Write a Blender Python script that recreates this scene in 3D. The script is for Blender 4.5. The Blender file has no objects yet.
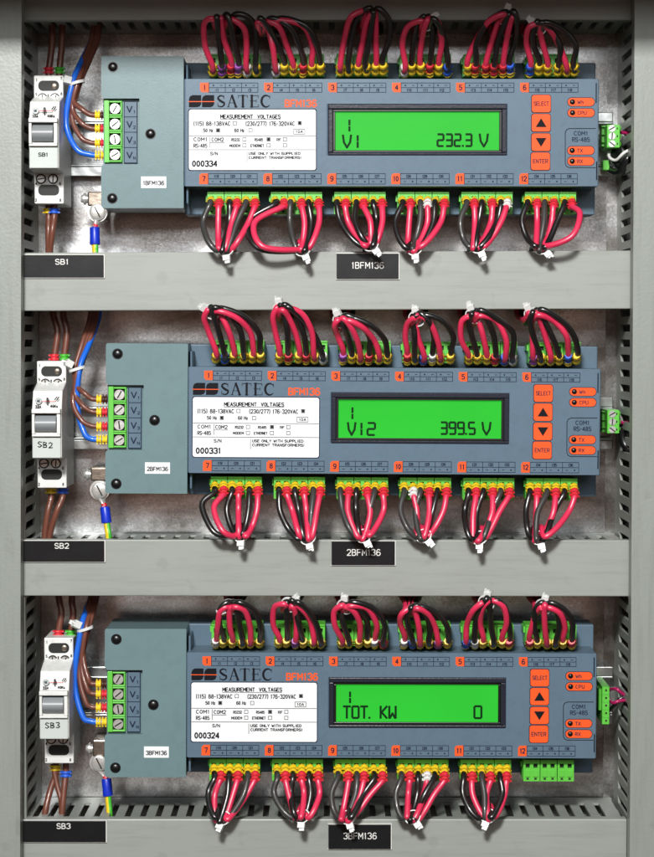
import bpy, bmesh, math, random
from mathutils import Vector, Matrix
random.seed(7)
S = bpy.context.scene
COL = S.collection
# ------------------------------------------------------------------ camera model
FPX = 2100.0; D = 1.11; CX = 327.0; CY = 428.5
TH = math.atan(88.5/FPX)
PX = 0.0005                                # metres per photo pixel near the meter fronts
def P(px, py, d=0.058):
    """point on the plane d metres in front of the mounting plate"""
    x = (px-CX)/FPX; u = -(py-CY)/FPX
    ry = math.sin(TH)*u + math.cos(TH); rz = math.cos(TH)*u - math.sin(TH)
    t = (D-d)/ry
    return Vector((x*t, -d, rz*t))
def lin(r, g, b, k=1.0):
    f = lambda c: ((c/255+0.055)/1.055)**2.4 if c > 10 else c/255/12.92
    return (f(r)*k, f(g)*k, f(b)*k, 1)
# ------------------------------------------------------------------ materials
def mat(name, col, rough=0.5, metal=0.0, noise=0.0, nscale=80, bump=0.0, bscale=600, col2=None, spec=0.5,
        emit=None, es=0.0, trans=0.0, coat=0.0, dirt=0.0, rvar=0.0):
    m = bpy.data.materials.new(name); m.use_nodes = True
    nt = m.node_tree; N = nt.nodes; L = nt.links
    b = N['Principled BSDF']
    b.inputs['Base Color'].default_value = col
    b.inputs['Roughness'].default_value = rough
    b.inputs['Metallic'].default_value = metal
    b.inputs['Specular IOR Level'].default_value = spec
    b.inputs['Coat Weight'].default_value = coat
    b.inputs['Transmission Weight'].default_value = trans
    tc = N.new('ShaderNodeTexCoord')
    if noise > 0 or col2:
        n = N.new('ShaderNodeTexNoise'); n.inputs['Scale'].default_value = nscale
        n.inputs['Detail'].default_value = 6; n.inputs['Roughness'].default_value = 0.65
        L.new(tc.outputs['Object'], n.inputs['Vector'])
        r = N.new('ShaderNodeValToRGB'); r.color_ramp.elements[0].position = 0.35; r.color_ramp.elements[1].position = 0.65
        c2 = col2 or tuple(c*(1-noise) for c in col[:3])+(1,)
        r.color_ramp.elements[0].color = c2; r.color_ramp.elements[1].color = col
        L.new(n.outputs['Fac'], r.inputs['Fac'])
        out = r.outputs['Color']
        if dirt > 0:
            n2 = N.new('ShaderNodeTexNoise'); n2.inputs['Scale'].default_value = nscale*7; n2.inputs['Detail'].default_value = 3
            L.new(tc.outputs['Object'], n2.inputs['Vector'])
            r2 = N.new('ShaderNodeValToRGB'); r2.color_ramp.elements[0].position = 0.27; r2.color_ramp.elements[1].position = 0.36
            r2.color_ramp.elements[0].color = (1-dirt, 1-dirt, 1-dirt, 1)
            L.new(n2.outputs['Fac'], r2.inputs['Fac'])
            mx = N.new('ShaderNodeMix'); mx.data_type = 'RGBA'; mx.blend_type = 'MULTIPLY'; mx.inputs['Factor'].default_value = 1
            L.new(out, mx.inputs[6]); L.new(r2.outputs['Color'], mx.inputs[7]); out = mx.outputs[2]
        L.new(out, b.inputs['Base Color'])
    if rvar > 0:
        n3 = N.new('ShaderNodeTexNoise'); n3.inputs['Scale'].default_value = nscale*2.3; n3.inputs['Detail'].default_value = 5
        L.new(tc.outputs['Object'], n3.inputs['Vector'])
        mr = N.new('ShaderNodeMapRange'); mr.inputs['To Min'].default_value = rough-rvar; mr.inputs['To Max'].default_value = rough+rvar
        L.new(n3.outputs['Fac'], mr.inputs['Value']); L.new(mr.outputs['Result'], b.inputs['Roughness'])
    if bump > 0:
        n4 = N.new('ShaderNodeTexNoise'); n4.inputs['Scale'].default_value = bscale; n4.inputs['Detail'].default_value = 4
        L.new(tc.outputs['Object'], n4.inputs['Vector'])
        bp = N.new('ShaderNodeBump'); bp.inputs['Strength'].default_value = bump; bp.inputs['Distance'].default_value = 0.0004
        L.new(n4.outputs['Fac'], bp.inputs['Height']); L.new(bp.outputs['Normal'], b.inputs['Normal'])
    if emit:
        b.inputs['Emission Color'].default_value = emit; b.inputs['Emission Strength'].default_value = es
    return m
M = {}
M['grey']   = mat('grey_pvc', lin(152,157,151,.93), .40, noise=.06, nscale=14, bump=.10, bscale=1400, dirt=.10, rvar=.06)
M['frame']  = mat('grey_painted_steel', lin(143,149,143,.92), .38, noise=.05, nscale=10, bump=.25, bscale=700, dirt=.12, rvar=.06)
M['teal']   = mat('teal_housing', lin(112,138,142,.86), .33, noise=.06, nscale=25, bump=.12, bscale=2200)
M['blue']   = mat('slate_blue_housing', lin(92,113,130,.95), .36, noise=.05, nscale=25, bump=.12, bscale=2200)
M['edge']   = mat('pale_housing_edge', lin(165,180,180), .35, noise=.05, nscale=25)
M['black']  = mat('black_plastic', lin(14,14,16), .3)
M['ink']    = mat('black_ink', lin(20,22,28), .6)
M['navy']   = mat('navy_ink', lin(28,38,60), .6)
M['bezel']  = mat('dark_bezel', lin(34,36,48), .3, bump=.2, bscale=900)
M['lcd']    = mat('lcd_green', lin(30,120,32), .22, emit=lin(50,212,60), es=.62)
M['seg']    = mat('lcd_segment', lin(8,44,14), .6)
M['orange'] = mat('orange_red', lin(240,92,42,.95), .42, noise=.06, nscale=200)
M['white']  = mat('white_label', lin(238,240,242,.9), .5, noise=.02, nscale=60)
M['breaker']= mat('white_breaker_plastic', lin(232,233,230,.92), .38, noise=.05, nscale=40, bump=.15, bscale=1500, dirt=.12)
M['toggle'] = mat('grey_toggle', lin(140,145,148,.9), .35, noise=.05)
M['clear']  = mat('label_window', lin(206,214,210,.9), .2, noise=.05, coat=.4)
M['green']  = mat('terminal_green', lin(96,196,66,.95), .38, noise=.07, nscale=120, bump=.1)
M['hole']   = mat('socket_black', lin(10,12,10), .6)
M['steel']  = mat('screw_steel', lin(214,214,210), .30, metal=.6, bump=.2, bscale=500, rvar=.1, noise=.15, nscale=200)
M['rail']   = mat('zinc_rail', lin(196,200,200), .32, metal=1, noise=.2, nscale=60, bump=.2, bscale=300, rvar=.12)
M['bronze'] = mat('dark_clamp_metal', lin(150,138,126), .35, metal=.9, noise=.3, nscale=150, bump=.3, bscale=500)
M['yellow'] = mat('yellow_marker', lin(244,208,40,.95), .4, noise=.1, nscale=300)
M['mred']   = mat('red_marker', lin(216,44,58,.95), .4, noise=.1, nscale=300)
M['mwhite'] = mat('white_marker', lin(230,230,226,.9), .4)
M['mgreen'] = mat('green_marker', lin(70,176,50), .4)
M['mblue']  = mat('blue_marker', lin(40,90,200), .4)
M['mpurple']= mat('violet_marker', lin(150,80,170), .4)
M['mbrown'] = mat('brown_marker', lin(66,36,28), .4)
M['wred']   = mat('red_wire', lin(228,46,88,.95), .38, noise=.15, nscale=70, bump=.12, bscale=700, coat=.0, spec=.95)
M['wblack'] = mat('black_wire', lin(18,19,19), .30, noise=.2, nscale=70, bump=.1, bscale=700, spec=1.0)
M['wgrey']  = mat('charcoal_wire', lin(58,58,57), .42, noise=.2, nscale=70, coat=.25)
M['wbrown'] = mat('brown_wire', lin(112,66,52), .38, noise=.15, nscale=90, coat=.2)
M['wblue']  = mat('blue_wire', lin(32,104,216), .32, noise=.1, nscale=90, coat=.2)
M['wmag']   = mat('magenta_wire', lin(170,30,90), .3)
M['sleeve'] = mat('blue_sleeve', lin(18,50,190), .35, noise=.1, nscale=200)
M['tie']    = mat('white_nylon', lin(226,228,226,.9), .35, noise=.05)
M['plate_black'] = mat('black_engraving_plate', lin(24,25,27), .3, noise=.15, nscale=60, bump=.05, rvar=.05)
# galvanised plate : spangled zinc
def galvanised():
    m = bpy.data.materials.new('galvanised_steel'); m.use_nodes = True
    nt = m.node_tree; N = nt.nodes; L = nt.links; b = N['Principled BSDF']
    tc = N.new('ShaderNodeTexCoord')
    n1 = N.new('ShaderNodeTexNoise'); n1.inputs['Scale'].default_value = 700; n1.inputs['Detail'].default_value = 4; n1.inputs['Roughness'].default_value=.7
    n2 = N.new('ShaderNodeTexNoise'); n2.inputs['Scale'].default_value = 30; n2.inputs['Detail'].default_value = 6
    mp = N.new('ShaderNodeMapping'); mp.inputs['Scale'].default_value = (9, 9, 34)
    n5 = N.new('ShaderNodeTexNoise'); n5.inputs['Scale'].default_value = 1.6; n5.inputs['Detail'].default_value = 5; n5.inputs['Distortion'].default_value = .6
    L.new(tc.outputs['Object'], mp.inputs['Vector']); L.new(mp.outputs['Vector'], n5.inputs['Vector'])
    r5 = N.new('ShaderNodeValToRGB'); r5.color_ramp.elements[0].position=.36; r5.color_ramp.elements[0].color=lin(176,168,160); r5.color_ramp.elements[1].position=.60; r5.color_ramp.elements[1].color=(1,1,1,1)
    L.new(n5.outputs['Fac'], r5.inputs['Fac'])
    m5 = N.new('ShaderNodeMix'); m5.data_type='RGBA'; m5.blend_type='MULTIPLY'; m5.inputs['Factor'].default_value=1
    v = N.new('ShaderNodeTexVoronoi'); v.inputs['Scale'].default_value = 180
    for n in (n1, n2, v): L.new(tc.outputs['Object'], n.inputs['Vector'])
    r = N.new('ShaderNodeValToRGB')
    r.color_ramp.elements[0].position=.36; r.color_ramp.elements[0].color = lin(190,191,192)
    r.color_ramp.elements[1].position=.66; r.color_ramp.elements[1].color = lin(234,238,242)
    L.new(n1.outputs['Fac'], r.inputs['Fac'])
    r2 = N.new('ShaderNodeValToRGB')
    r2.color_ramp.elements[0].position=.38; r2.color_ramp.elements[0].color = lin(205,202,198)
    r2.color_ramp.elements[1].position=.62; r2.color_ramp.elements[1].color = (1,1,1,1)
    L.new(n2.outputs['Fac'], r2.inputs['Fac'])
    mx = N.new('ShaderNodeMix'); mx.data_type='RGBA'; mx.blend_type='MULTIPLY'; mx.inputs['Factor'].default_value=1
    L.new(r.outputs['Color'], mx.inputs[6]); L.new(r2.outputs['Color'], mx.inputs[7]); L.new(mx.outputs[2], m5.inputs[6]); L.new(r5.outputs['Color'], m5.inputs[7]); L.new(m5.outputs[2], b.inputs['Base Color'])
    b.inputs['Metallic'].default_value=.95
    mr = N.new('ShaderNodeMapRange'); mr.inputs['To Min'].default_value=.20; mr.inputs['To Max'].default_value=.34
    L.new(n2.outputs['Fac'], mr.inputs['Value']); L.new(mr.outputs['Result'], b.inputs['Roughness'])
    ad = N.new('ShaderNodeMath'); ad.operation='ADD'
    sc = N.new('ShaderNodeMath'); sc.operation='MULTIPLY'; sc.inputs[1].default_value=.5
    L.new(v.outputs['Distance'], sc.inputs[0]); L.new(sc.outputs[0], ad.inputs[0]); L.new(n1.outputs['Fac'], ad.inputs[1])
    bp = N.new('ShaderNodeBump'); bp.inputs['Strength'].default_value=.10; bp.inputs['Distance'].default_value=.0006
    L.new(ad.outputs[0], bp.inputs['Height']); L.new(bp.outputs['Normal'], b.inputs['Normal'])
    return m
for k_,v_ in (('blue',.22),('teal',.3),('orange',.15),('ink',.1),('navy',.1),('white',.2),('lcd',.15),('seg',.1),('bezel',.25),('plate_black',.3)):
    M[k_].node_tree.nodes['Principled BSDF'].inputs['Specular IOR Level'].default_value = v_
def streaks(m, amt, sc):
    nt=m.node_tree; N=nt.nodes; L=nt.links; b=N['Principled BSDF']; src=b.inputs['Base Color'].links[0].from_socket
    tc=N.new('ShaderNodeTexCoord'); mp=N.new('ShaderNodeMapping'); mp.inputs['Scale'].default_value=sc; n=N.new('ShaderNodeTexNoise'); n.inputs['Scale'].default_value=1; n.inputs['Detail'].default_value=7; n.inputs['Roughness'].default_value=.7
    r=N.new('ShaderNodeValToRGB'); r.color_ramp.elements[0].position=.30; r.color_ramp.elements[1].position=.52; v=1-amt; r.color_ramp.elements[0].color=(v,v,v*.99,1)
    mx=N.new('ShaderNodeMix'); mx.data_type='RGBA'; mx.blend_type='MULTIPLY'; mx.inputs['Factor'].default_value=1
    L.new(tc.outputs['Object'],mp.inputs['Vector']); L.new(mp.outputs['Vector'],n.inputs['Vector']); L.new(n.outputs['Fac'],r.inputs['Fac']); L.new(src,mx.inputs[6]); L.new(r.outputs['Color'],mx.inputs[7]); L.new(mx.outputs[2],b.inputs['Base Color'])
streaks(M['grey'],.13,(26,90,340)); streaks(M['frame'],.12,(300,90,22)); streaks(M['teal'],.08,(160,160,160)); streaks(M['blue'],.08,(200,200,200)); streaks(M['breaker'],.14,(240,240,120))
_n=M['lcd'].node_tree; _k=_n.nodes.new('ShaderNodeTexNoise'); _k.inputs['Scale'].default_value=18; _k.inputs['Detail'].default_value=1
_c=_n.nodes.new('ShaderNodeTexCoord'); _n.links.new(_c.outputs['Object'],_k.inputs['Vector']); _r=_n.nodes.new('ShaderNodeMapRange'); _r.inputs['To Min'].default_value=.40; _r.inputs['To Max'].default_value=.72
_n.links.new(_k.outputs['Fac'],_r.inputs['Value']); _n.links.new(_r.outputs['Result'],_n.nodes['Principled BSDF'].inputs['Emission Strength'])
M['zinc'] = galvanised()
# ------------------------------------------------------------------ mesh builder
ORG = {}
class MB:
    def __init__(s): s.v=[]; s.f=[]; s.mi=[]; s.sm=[]; s.mats=[]
    def midx(s, m):
        if m not in s.mats: s.mats.append(m)
        return s.mats.index(m)
    def add(s, vs, fs, m='grey', smooth=False):
        o=len(s.v); k=s.midx(m); s.v += [Vector(v) for v in vs]
        for f in fs: s.f.append([i+o for i in f]); s.mi.append(k); s.sm.append(smooth)
    def wbox(s, x0,x1,z0,z1,df,db, m='grey'):            # df/db: distance in front of plate
        vs=[(x0,-df,z0),(x1,-df,z0),(x1,-df,z1),(x0,-df,z1),(x0,-db,z0),(x1,-db,z0),(x1,-db,z1),(x0,-db,z1)]
        s.add(vs,[(0,1,2,3),(5,4,7,6),(4,0,3,7),(1,5,6,2),(3,2,6,7),(4,5,1,0)],m)
    def box(s, px0,py0,px1,py1,df,db,m='grey',ref=None):
        a=P(px0,py1,ref or df); b=P(px1,py0,ref or df); s.wbox(a.x,b.x,a.z,b.z,df,db,m)
    def prism(s, pts, df, db, m='grey', ref=None):        # pixel outline, clockwise on screen
        w=[P(x,y,ref or df) for x,y in pts]; s.wprism([(p.x,p.z) for p in w],df,db,m)
    def wprism(s, pts, df, db, m='grey', smooth=False):
        n=len(pts); a=sum(pts[i][0]*pts[(i+1)%n][1]-pts[(i+1)%n][0]*pts[i][1] for i in range(n))
        if a<0: pts=pts[::-1]
        vs=[(x,-df,z) for x,z in pts]+[(x,-db,z) for x,z in pts]
        fs=[tuple(range(n)), tuple(range(2*n-1,n-1,-1))]
        s.add(vs,fs,m,False)
        s.add(vs,[(i+n,(i+1)%n+n,(i+1)%n,i) for i in range(n)],m,smooth)
    def flat(s, pts, d, m, ref=None): s.prism(pts, d, d-0.00006, m, ref or d)
    def ring(s, o, i, df, db, m):                          # world rect outlines (x0,z0,x1,z1)
        for (x0,z0,x1,z1) in ((o[0],i[3],o[2],o[3]),(o[0],o[1],o[2],i[1]),(o[0],i[1],i[0],i[3]),(i[2],i[1],o[2],i[3])):
            s.wbox(x0,x1,z0,z1,df,db,m)
    def cyl(s, c, ax, r, h, m, n=24, r2=None):             # solid disc/cylinder starting at c along ax
        ax=Vector(ax).normalized(); t=ax.orthogonal().normalized(); u=ax.cross(t); r2=r if r2 is None else r2
        vs=[Vector(c)+r*(math.cos(2*math.pi*k/n)*t+math.sin(2*math.pi*k/n)*u) for k in range(n)]
        vs+=[Vector(c)+ax*h+r2*(math.cos(2*math.pi*k/n)*t+math.sin(2*math.pi*k/n)*u) for k in range(n)]
        s.add(vs,[tuple(range(n-1,-1,-1)),tuple(range(n,2*n))],m)
        s.add(vs,[(k,(k+1)%n,(k+1)%n+n,k+n) for k in range(n)],m,True)
    def dome(s, c, r, h, m, n=20, k=5):                    # dome facing the viewer
        vs=[]; fs=[]
        for j in range(k):
            a=math.pi/2*j/k
            for i in range(n):
                b=2*math.pi*i/n; vs.append((c[0]+r*math.cos(a)*math.cos(b), c[1]-h*math.sin(a), c[2]+r*math.cos(a)*math.sin(b)))
        vs.append((c[0],c[1]-h,c[2]))
        for j in range(k-1):
            for i in range(n): fs.append((j*n+i,j*n+(i+1)%n,(j+1)*n+(i+1)%n,(j+1)*n+i))
        for i in range(n): fs.append(((k-1)*n+i,(k-1)*n+(i+1)%n,k*n))
        s.add(vs,fs,m,True)
    def tube(s, pts, r, m, n=10, prof=None, flat=1.0):
        q=[Vector(p) for p in pts]; N=len(q); vs=[]; fs=[]
        t0=(q[1]-q[0]).normalized(); nrm=t0.orthogonal().normalized()
        for i in range(N):
            t=(q[min(i+1,N-1)]-q[max(i-1,0)]).normalized()
            nrm=(nrm-t*nrm.dot(t)).normalized(); bn=t.cross(nrm)
            rr=r*(prof[i] if prof else 1)
            for k in range(n):
                a=2*math.pi*k/n; vs.append(q[i]+rr*(math.cos(a)*nrm+math.sin(a)*bn*flat))
        for i in range(N-1):
            for k in range(n): fs.append((i*n+k,i*n+(k+1)%n,(i+1)*n+(k+1)%n,(i+1)*n+k))
        s.add(vs,fs,m,True); s.add(vs,[tuple(range(n-1,-1,-1)),tuple((N-1)*n+k for k in range(n))],m)
    def build(s, name, parent=None, bevel=0, seg=2):
        xs=[v.x for v in s.v]; ys=[v.y for v in s.v]; zs=[v.z for v in s.v]
        c=Vector(((min(xs)+max(xs))/2,(min(ys)+max(ys))/2,(min(zs)+max(zs))/2))
        me=bpy.data.meshes.new(name); me.from_pydata([v-c for v in s.v],[],s.f)
        for m in s.mats: me.materials.append(M[m])
        me.polygons.foreach_set('material_index', s.mi); me.polygons.foreach_set('use_smooth', s.sm)
        me.validate(); me.update()
        o=bpy.data.objects.new(name,me); COL.objects.link(o); ORG[o.name]=c
        if parent: o.parent=parent; o.location=c-ORG[parent.name]
        else: o.location=c
        if bevel:
            b=o.modifiers.new('bevel','BEVEL'); b.width=bevel; b.segments=seg; b.limit_method='ANGLE'; b.angle_limit=math.radians(40)
        return o
def tag(o,label=None,cat=None,group=None,kind=None):
    if label: o['label']=label
    if cat: o['category']=cat
    if group: o['group']=group
    if kind: o['kind']=kind
    return o
def thing(name, loc, label, cat, group=None):
    o=bpy.data.objects.new(name,None); COL.objects.link(o); o.location=loc; o.empty_display_size=.01
    ORG[o.name]=Vector(loc); return tag(o,label,cat,group)
def copy_tree(o,parent=None):
    c=o.copy(); COL.objects.link(c); ORG[c.name]=ORG[o.name].copy()
    if parent: c.parent=parent
    for ch in list(o.children): copy_tree(ch,c)
    return c
# ------------------------------------------------------------------ lettering
def _o(x0,y0,x1,y1,a0=0,a1=360,n=10):
    return [((x0+x1)/2+(x1-x0)/2*math.cos(math.radians(a0+(a1-a0)*k/n)),(y0+y1)/2+(y1-y0)/2*math.sin(math.radians(a0+(a1-a0)*k/n))) for k in range(n+1)]
VF={'A':[[(0,1),(.5,0),(1,1)],[(.2,.66),(.8,.66)]],'B':[[(0,0),(0,1)],[(0,0),(.65,0),(.9,.12),(.9,.36),(.65,.48),(0,.48)],[(.65,.48),(1,.62),(1,.86),(.7,1),(0,1)]],
'C':[_o(0,0,1.1,1,-50,-310)],'D':[[(0,0),(0,1)],[(0,0),(.55,0),(1,.28),(1,.72),(.55,1),(0,1)]],'E':[[(.95,0),(0,0),(0,1),(.95,1)],[(0,.49),(.8,.49)]],
'F':[[(.95,0),(0,0),(0,1)],[(0,.49),(.8,.49)]],'G':[_o(0,0,1.05,1,-50,-330),[(1,.85),(1,.55),(.6,.55)]],'H':[[(0,0),(0,1)],[(1,0),(1,1)],[(0,.5),(1,.5)]],
'I':[[(.5,0),(.5,1)]],'K':[[(0,0),(0,1)],[(1,0),(0,.58)],[(.3,.42),(1,1)]],'L':[[(0,0),(0,1),(.9,1)]],'M':[[(0,1),(0,0),(.5,.65),(1,0),(1,1)]],'N':[[(0,1),(0,0),(1,1),(1,0)]],
'O':[_o(0,0,1,1)],'P':[[(0,1),(0,0),(.7,0),(1,.15),(1,.4),(.7,.54),(0,.54)]],'R':[[(0,1),(0,0),(.7,0),(1,.15),(1,.38),(.7,.52),(0,.52)],[(.5,.52),(1,1)]],
'S':[[(.95,.14),(.7,0),(.25,0),(0,.14),(0,.34),(.2,.46),(.8,.54),(1,.66),(1,.86),(.75,1),(.25,1),(0,.86)]],'T':[[(0,0),(1,0)],[(.5,0),(.5,1)]],'U':[[(0,0),(0,.75),(.25,1),(.75,1),(1,.75),(1,0)]],
'V':[[(0,0),(.5,1),(1,0)]],'W':[[(0,0),(.25,1),(.5,.3),(.75,1),(1,0)]],'X':[[(0,0),(1,1)],[(1,0),(0,1)]],'Y':[[(0,0),(.5,.5),(1,0)],[(.5,.5),(.5,1)]],
'h':[[(0,0),(0,1)],[(0,.55),(.4,.38),(.8,.5),(.8,1)]],'z':[[(0,.4),(.8,.4),(0,1),(.8,1)]],'a':[[(.1,.45),(.7,.4),(.8,.6),(.8,1)],[(.8,.65),(.1,.75),(.1,1),(.8,.95)]],
'0':[_o(.05,0,.95,1)],'1':[[(.25,.2),(.55,0),(.55,1)]],'2':[[(0,.2),(.25,0),(.75,0),(1,.2),(.95,.42),(0,1),(1,1)]],'3':[[(0,.12),(.3,0),(.75,0),(.97,.14),(.95,.36),(.6,.48),(1,.64),(1,.86),(.7,1),(.25,1),(0,.88)]],
'4':[[(.75,1),(.75,0),(0,.7),(1,.7)]],'5':[[(.9,0),(.1,0),(.05,.45),(.65,.4),(1,.56),(1,.84),(.7,1),(.2,1),(0,.9)]],'6':[[(.92,.1),(.7,0),(.35,0),(.08,.22),(0,.5),(0,.8),(.25,1),(.75,1),(1,.82),(1,.6),(.75,.44)],[(.75,.44),(.3,.44),(0,.62)]],
'7':[[(0,0),(1,0),(.4,1)]],'8':[_o(.1,0,.9,.47),_o(0,.47,1,1)],'9':[[(.08,.9),(.3,1),(.65,1),(.92,.78),(1,.5),(1,.2),(.75,0),(.25,0),(0,.18),(0,.4),(.25,.56)],[(.25,.56),(.7,.56),(1,.38)]],
'-':[[(.15,.55),(.85,.55)]],'/':[[(0,1.05),(1,-.05)]],'(':[[(.8,-.1),(.4,.2),(.4,.8),(.8,1.1)]],')':[[(.2,-.1),(.6,.2),(.6,.8),(.2,1.1)]],'.':[[(.4,.96),(.5,.96)]],'!':[[(.5,0),(.5,.7)],[(.5,.95),(.5,1)]]}
VW={'I':.35,'1':.6,'-':.7,'/':.6,'(':.45,')':.45,'.':.35,'!':.35,'M':1.15,'W':1.25,' ':.55,'h':.8,'z':.8,'a':.8}
def split_sharp(p):
    out=[];cur=[p[0]]
    for i in range(1,len(p)):
        cur.append(p[i])
        if i<len(p)-1:
            a=math.atan2(p[i][1]-p[i-1][1],p[i][0]-p[i-1][0]); b=math.atan2(p[i+1][1]-p[i][1],p[i+1][0]-p[i][0])
            if abs((b-a+math.pi)%(2*math.pi)-math.pi)>math.radians(75): out.append(cur); cur=[p[i]]
    out.append(cur); return out
def write(mb, text, cx, cy, w, h, d, m='ink', off=0.0, ref=None, wt=None):
    """single-stroke lettering centred on photo pixel cx,cy filling w x h pixels"""
    wt=wt or max(.64,h*(.16+off*2.5)); gap=.42
    tot=sum(VW.get(c,1) for c in text)+gap*(len(text)-1); u=(w-wt*.6)/tot; x=cx-w/2+wt*.3; y=cy-h/2+wt*.4; hh=h-wt*.8; n=0
    for c in text:
        cw=VW.get(c,1)
        for pts in [q for pl in VF.get(c,[]) for q in split_sharp([(x+a*cw*u,y+b*hh) for a,b in pl])]:
            L=[];R=[]; N_=len(pts); cl=pts[0]==pts[-1] or math.dist(pts[0],pts[-1])<1e-6
            for i in range(N_):
                a=pts[i-1] if i else (pts[-2] if cl else None); b=pts[i+1] if i<N_-1 else (pts[1] if cl else None); p=pts[i]
                def un(p,q):
                    l=math.hypot(q[0]-p[0],q[1]-p[1]) or 1; return ((q[0]-p[0])/l,(q[1]-p[1])/l)
                d1=un(a,p) if a else un(p,b); d2=un(p,b) if b else d1
                tx,ty=d1[0]+d2[0],d1[1]+d2[1]; l=math.hypot(tx,ty) or 1; tx/=l; ty/=l
                k=min(1.5,1/max(.35,abs(tx*d2[0]+ty*d2[1]))); ex=0 if (a and b) else wt*.3*(1 if not b else -1)
                nx,ny=-ty*wt/2*k,tx*wt/2*k; q=(p[0]+tx*ex,p[1]+ty*ex)
                L.append((q[0]+nx,q[1]+ny)); R.append((q[0]-nx,q[1]-ny))
            dd=d+5e-6*(n%5); n+=1
            W_=[P(a,b,ref or d) for a,b in L+R]
            mb.add([(p.x,-dd,p.z) for p in W_],[(i,i+1,N_+i+1,N_+i) for i in range(N_-1)],m)
        x+=(cw+gap)*u
SK=[0.0]
def stroke(mb, pts, wd, d, m, ref=None):
    """pixel polyline with width"""
    for i in range(len(pts)-1):
        (xa,ya),(xb,yb)=pts[i],pts[i+1]; L=math.hypot(xb-xa,yb-ya) or 1
        ux,uy=(xb-xa)/L,(yb-ya)/L; nx,ny=-uy*wd/2,ux*wd/2; e=wd*.35
        xa-=ux*e; ya-=uy*e; xb+=ux*e; yb+=uy*e
        q=[(xa+nx,ya+ny),(xb+nx,yb+ny),(xb-nx,yb-ny),(xa-nx,ya-ny)]
        SK[0]=(SK[0]+5e-6)%3.1e-5
        w=[P(x,y,ref or d) for x,y in q]; mb.add([(p.x,-d-SK[0],p.z) for p in w],[(0,1,2,3)],m)
def ribbon(mb, pts, ws, d, m):
    L=[];R=[]; n=len(pts)
    for i in range(n):
        a=pts[max(i-1,0)]; b=pts[min(i+1,n-1)]; l=math.hypot(b[0]-a[0],b[1]-a[1]) or 1
        nx,ny=-(b[1]-a[1])/l*ws[i]/2,(b[0]-a[0])/l*ws[i]/2
        L.append(P(pts[i][0]+nx,pts[i][1]+ny,d)); R.append(P(pts[i][0]-nx,pts[i][1]-ny,d))
    mb.add(L+R,[(i,i+1,n+i+1,n+i) for i in range(n-1)],m)
SEG={'a':[(0,0),(1,0)],'g':[(0,.5),(1,.5)],'d':[(0,1),(1,1)],'f':[(0,0),(0,.5)],'e':[(0,.5),(0,1)],'b':[(1,0),(1,.5)],'c':[(1,.5),(1,1)]}
def lcd_text(mb, text, x, y, w, h, gap, d):
    """dark LCD segment characters, top-left pixel x,y"""
    D7={'0':'abcdef','O':'abcdef','2':'abged','3':'abgcd','5':'afgcd','9':'abcdfg','6':'afgedc'}
    ws=2.15
    for ch in text:
        if ch==' ': x+=w+gap; continue
        if ch=='.': stroke(mb,[(x-gap*.5+.6,y+h-.2),(x-gap*.5+1.3,y+h-.2)],2.0,d,'seg'); x+=2.4; continue
        if ch in D7:
            for s_ in D7[ch]:
                (ax,ay),(bx,by)=SEG[s_]; g=.12
                dx,dy=(bx-ax),(by-ay); 
                a=(x+(ax+dx*g)*w+0.10*(1-ay)*w*0, y+(ay+dy*g)*h); b=(x+(bx-dx*g)*w, y+(by-dy*g)*h)
                stroke(mb,[a,b],ws,d,'seg')
        elif ch=='1':
            stroke(mb,[(x+w*.5,y+.6),(x+w*.5,y+h*.42)],ws,d,'seg'); stroke(mb,[(x+w*.5,y+h*.58),(x+w*.5,y+h-.4)],ws,d,'seg')
        else:
            lines={'V':[[(0,0),(.1,.5)],[(.1,.55),(.5,1)],[(1,0),(.9,.5)],[(.9,.55),(.5,1)]],
                   'T':[[(0,0),(1,0)],[(.5,.1),(.5,1)]],
                   'K':[[(0,0),(0,.45)],[(0,.55),(0,1)],[(.15,.5),(.95,0)],[(.15,.5),(.95,1)]],
                   'W':[[(0,0),(0,1)],[(1,0),(1,1)],[(.1,1),(.5,.6)],[(.9,1),(.5,.6)]]}[ch]
            for l in lines: stroke(mb,[(x+a*w,y+b*h) for a,b in l],ws,d,'seg')
        x+=w+gap
def rr(x0,y0,x1,y1,r,n=4):
    pts=[]
    for cx,cy,a0 in ((x1-r,y0+r,-90),(x1-r,y1-r,0),(x0+r,y1-r,90),(x0+r,y0+r,180)):
        for k in range(n+1):
            a=math.radians(a0+90*k/n); pts.append((cx+r*math.cos(a),cy+r*math.sin(a)))
    return pts
def circ(cx,cy,r,n=20): return [(cx+r*math.cos(2*math.pi*k/n),cy+r*math.sin(2*math.pi*k/n)) for k in range(n)]
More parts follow.
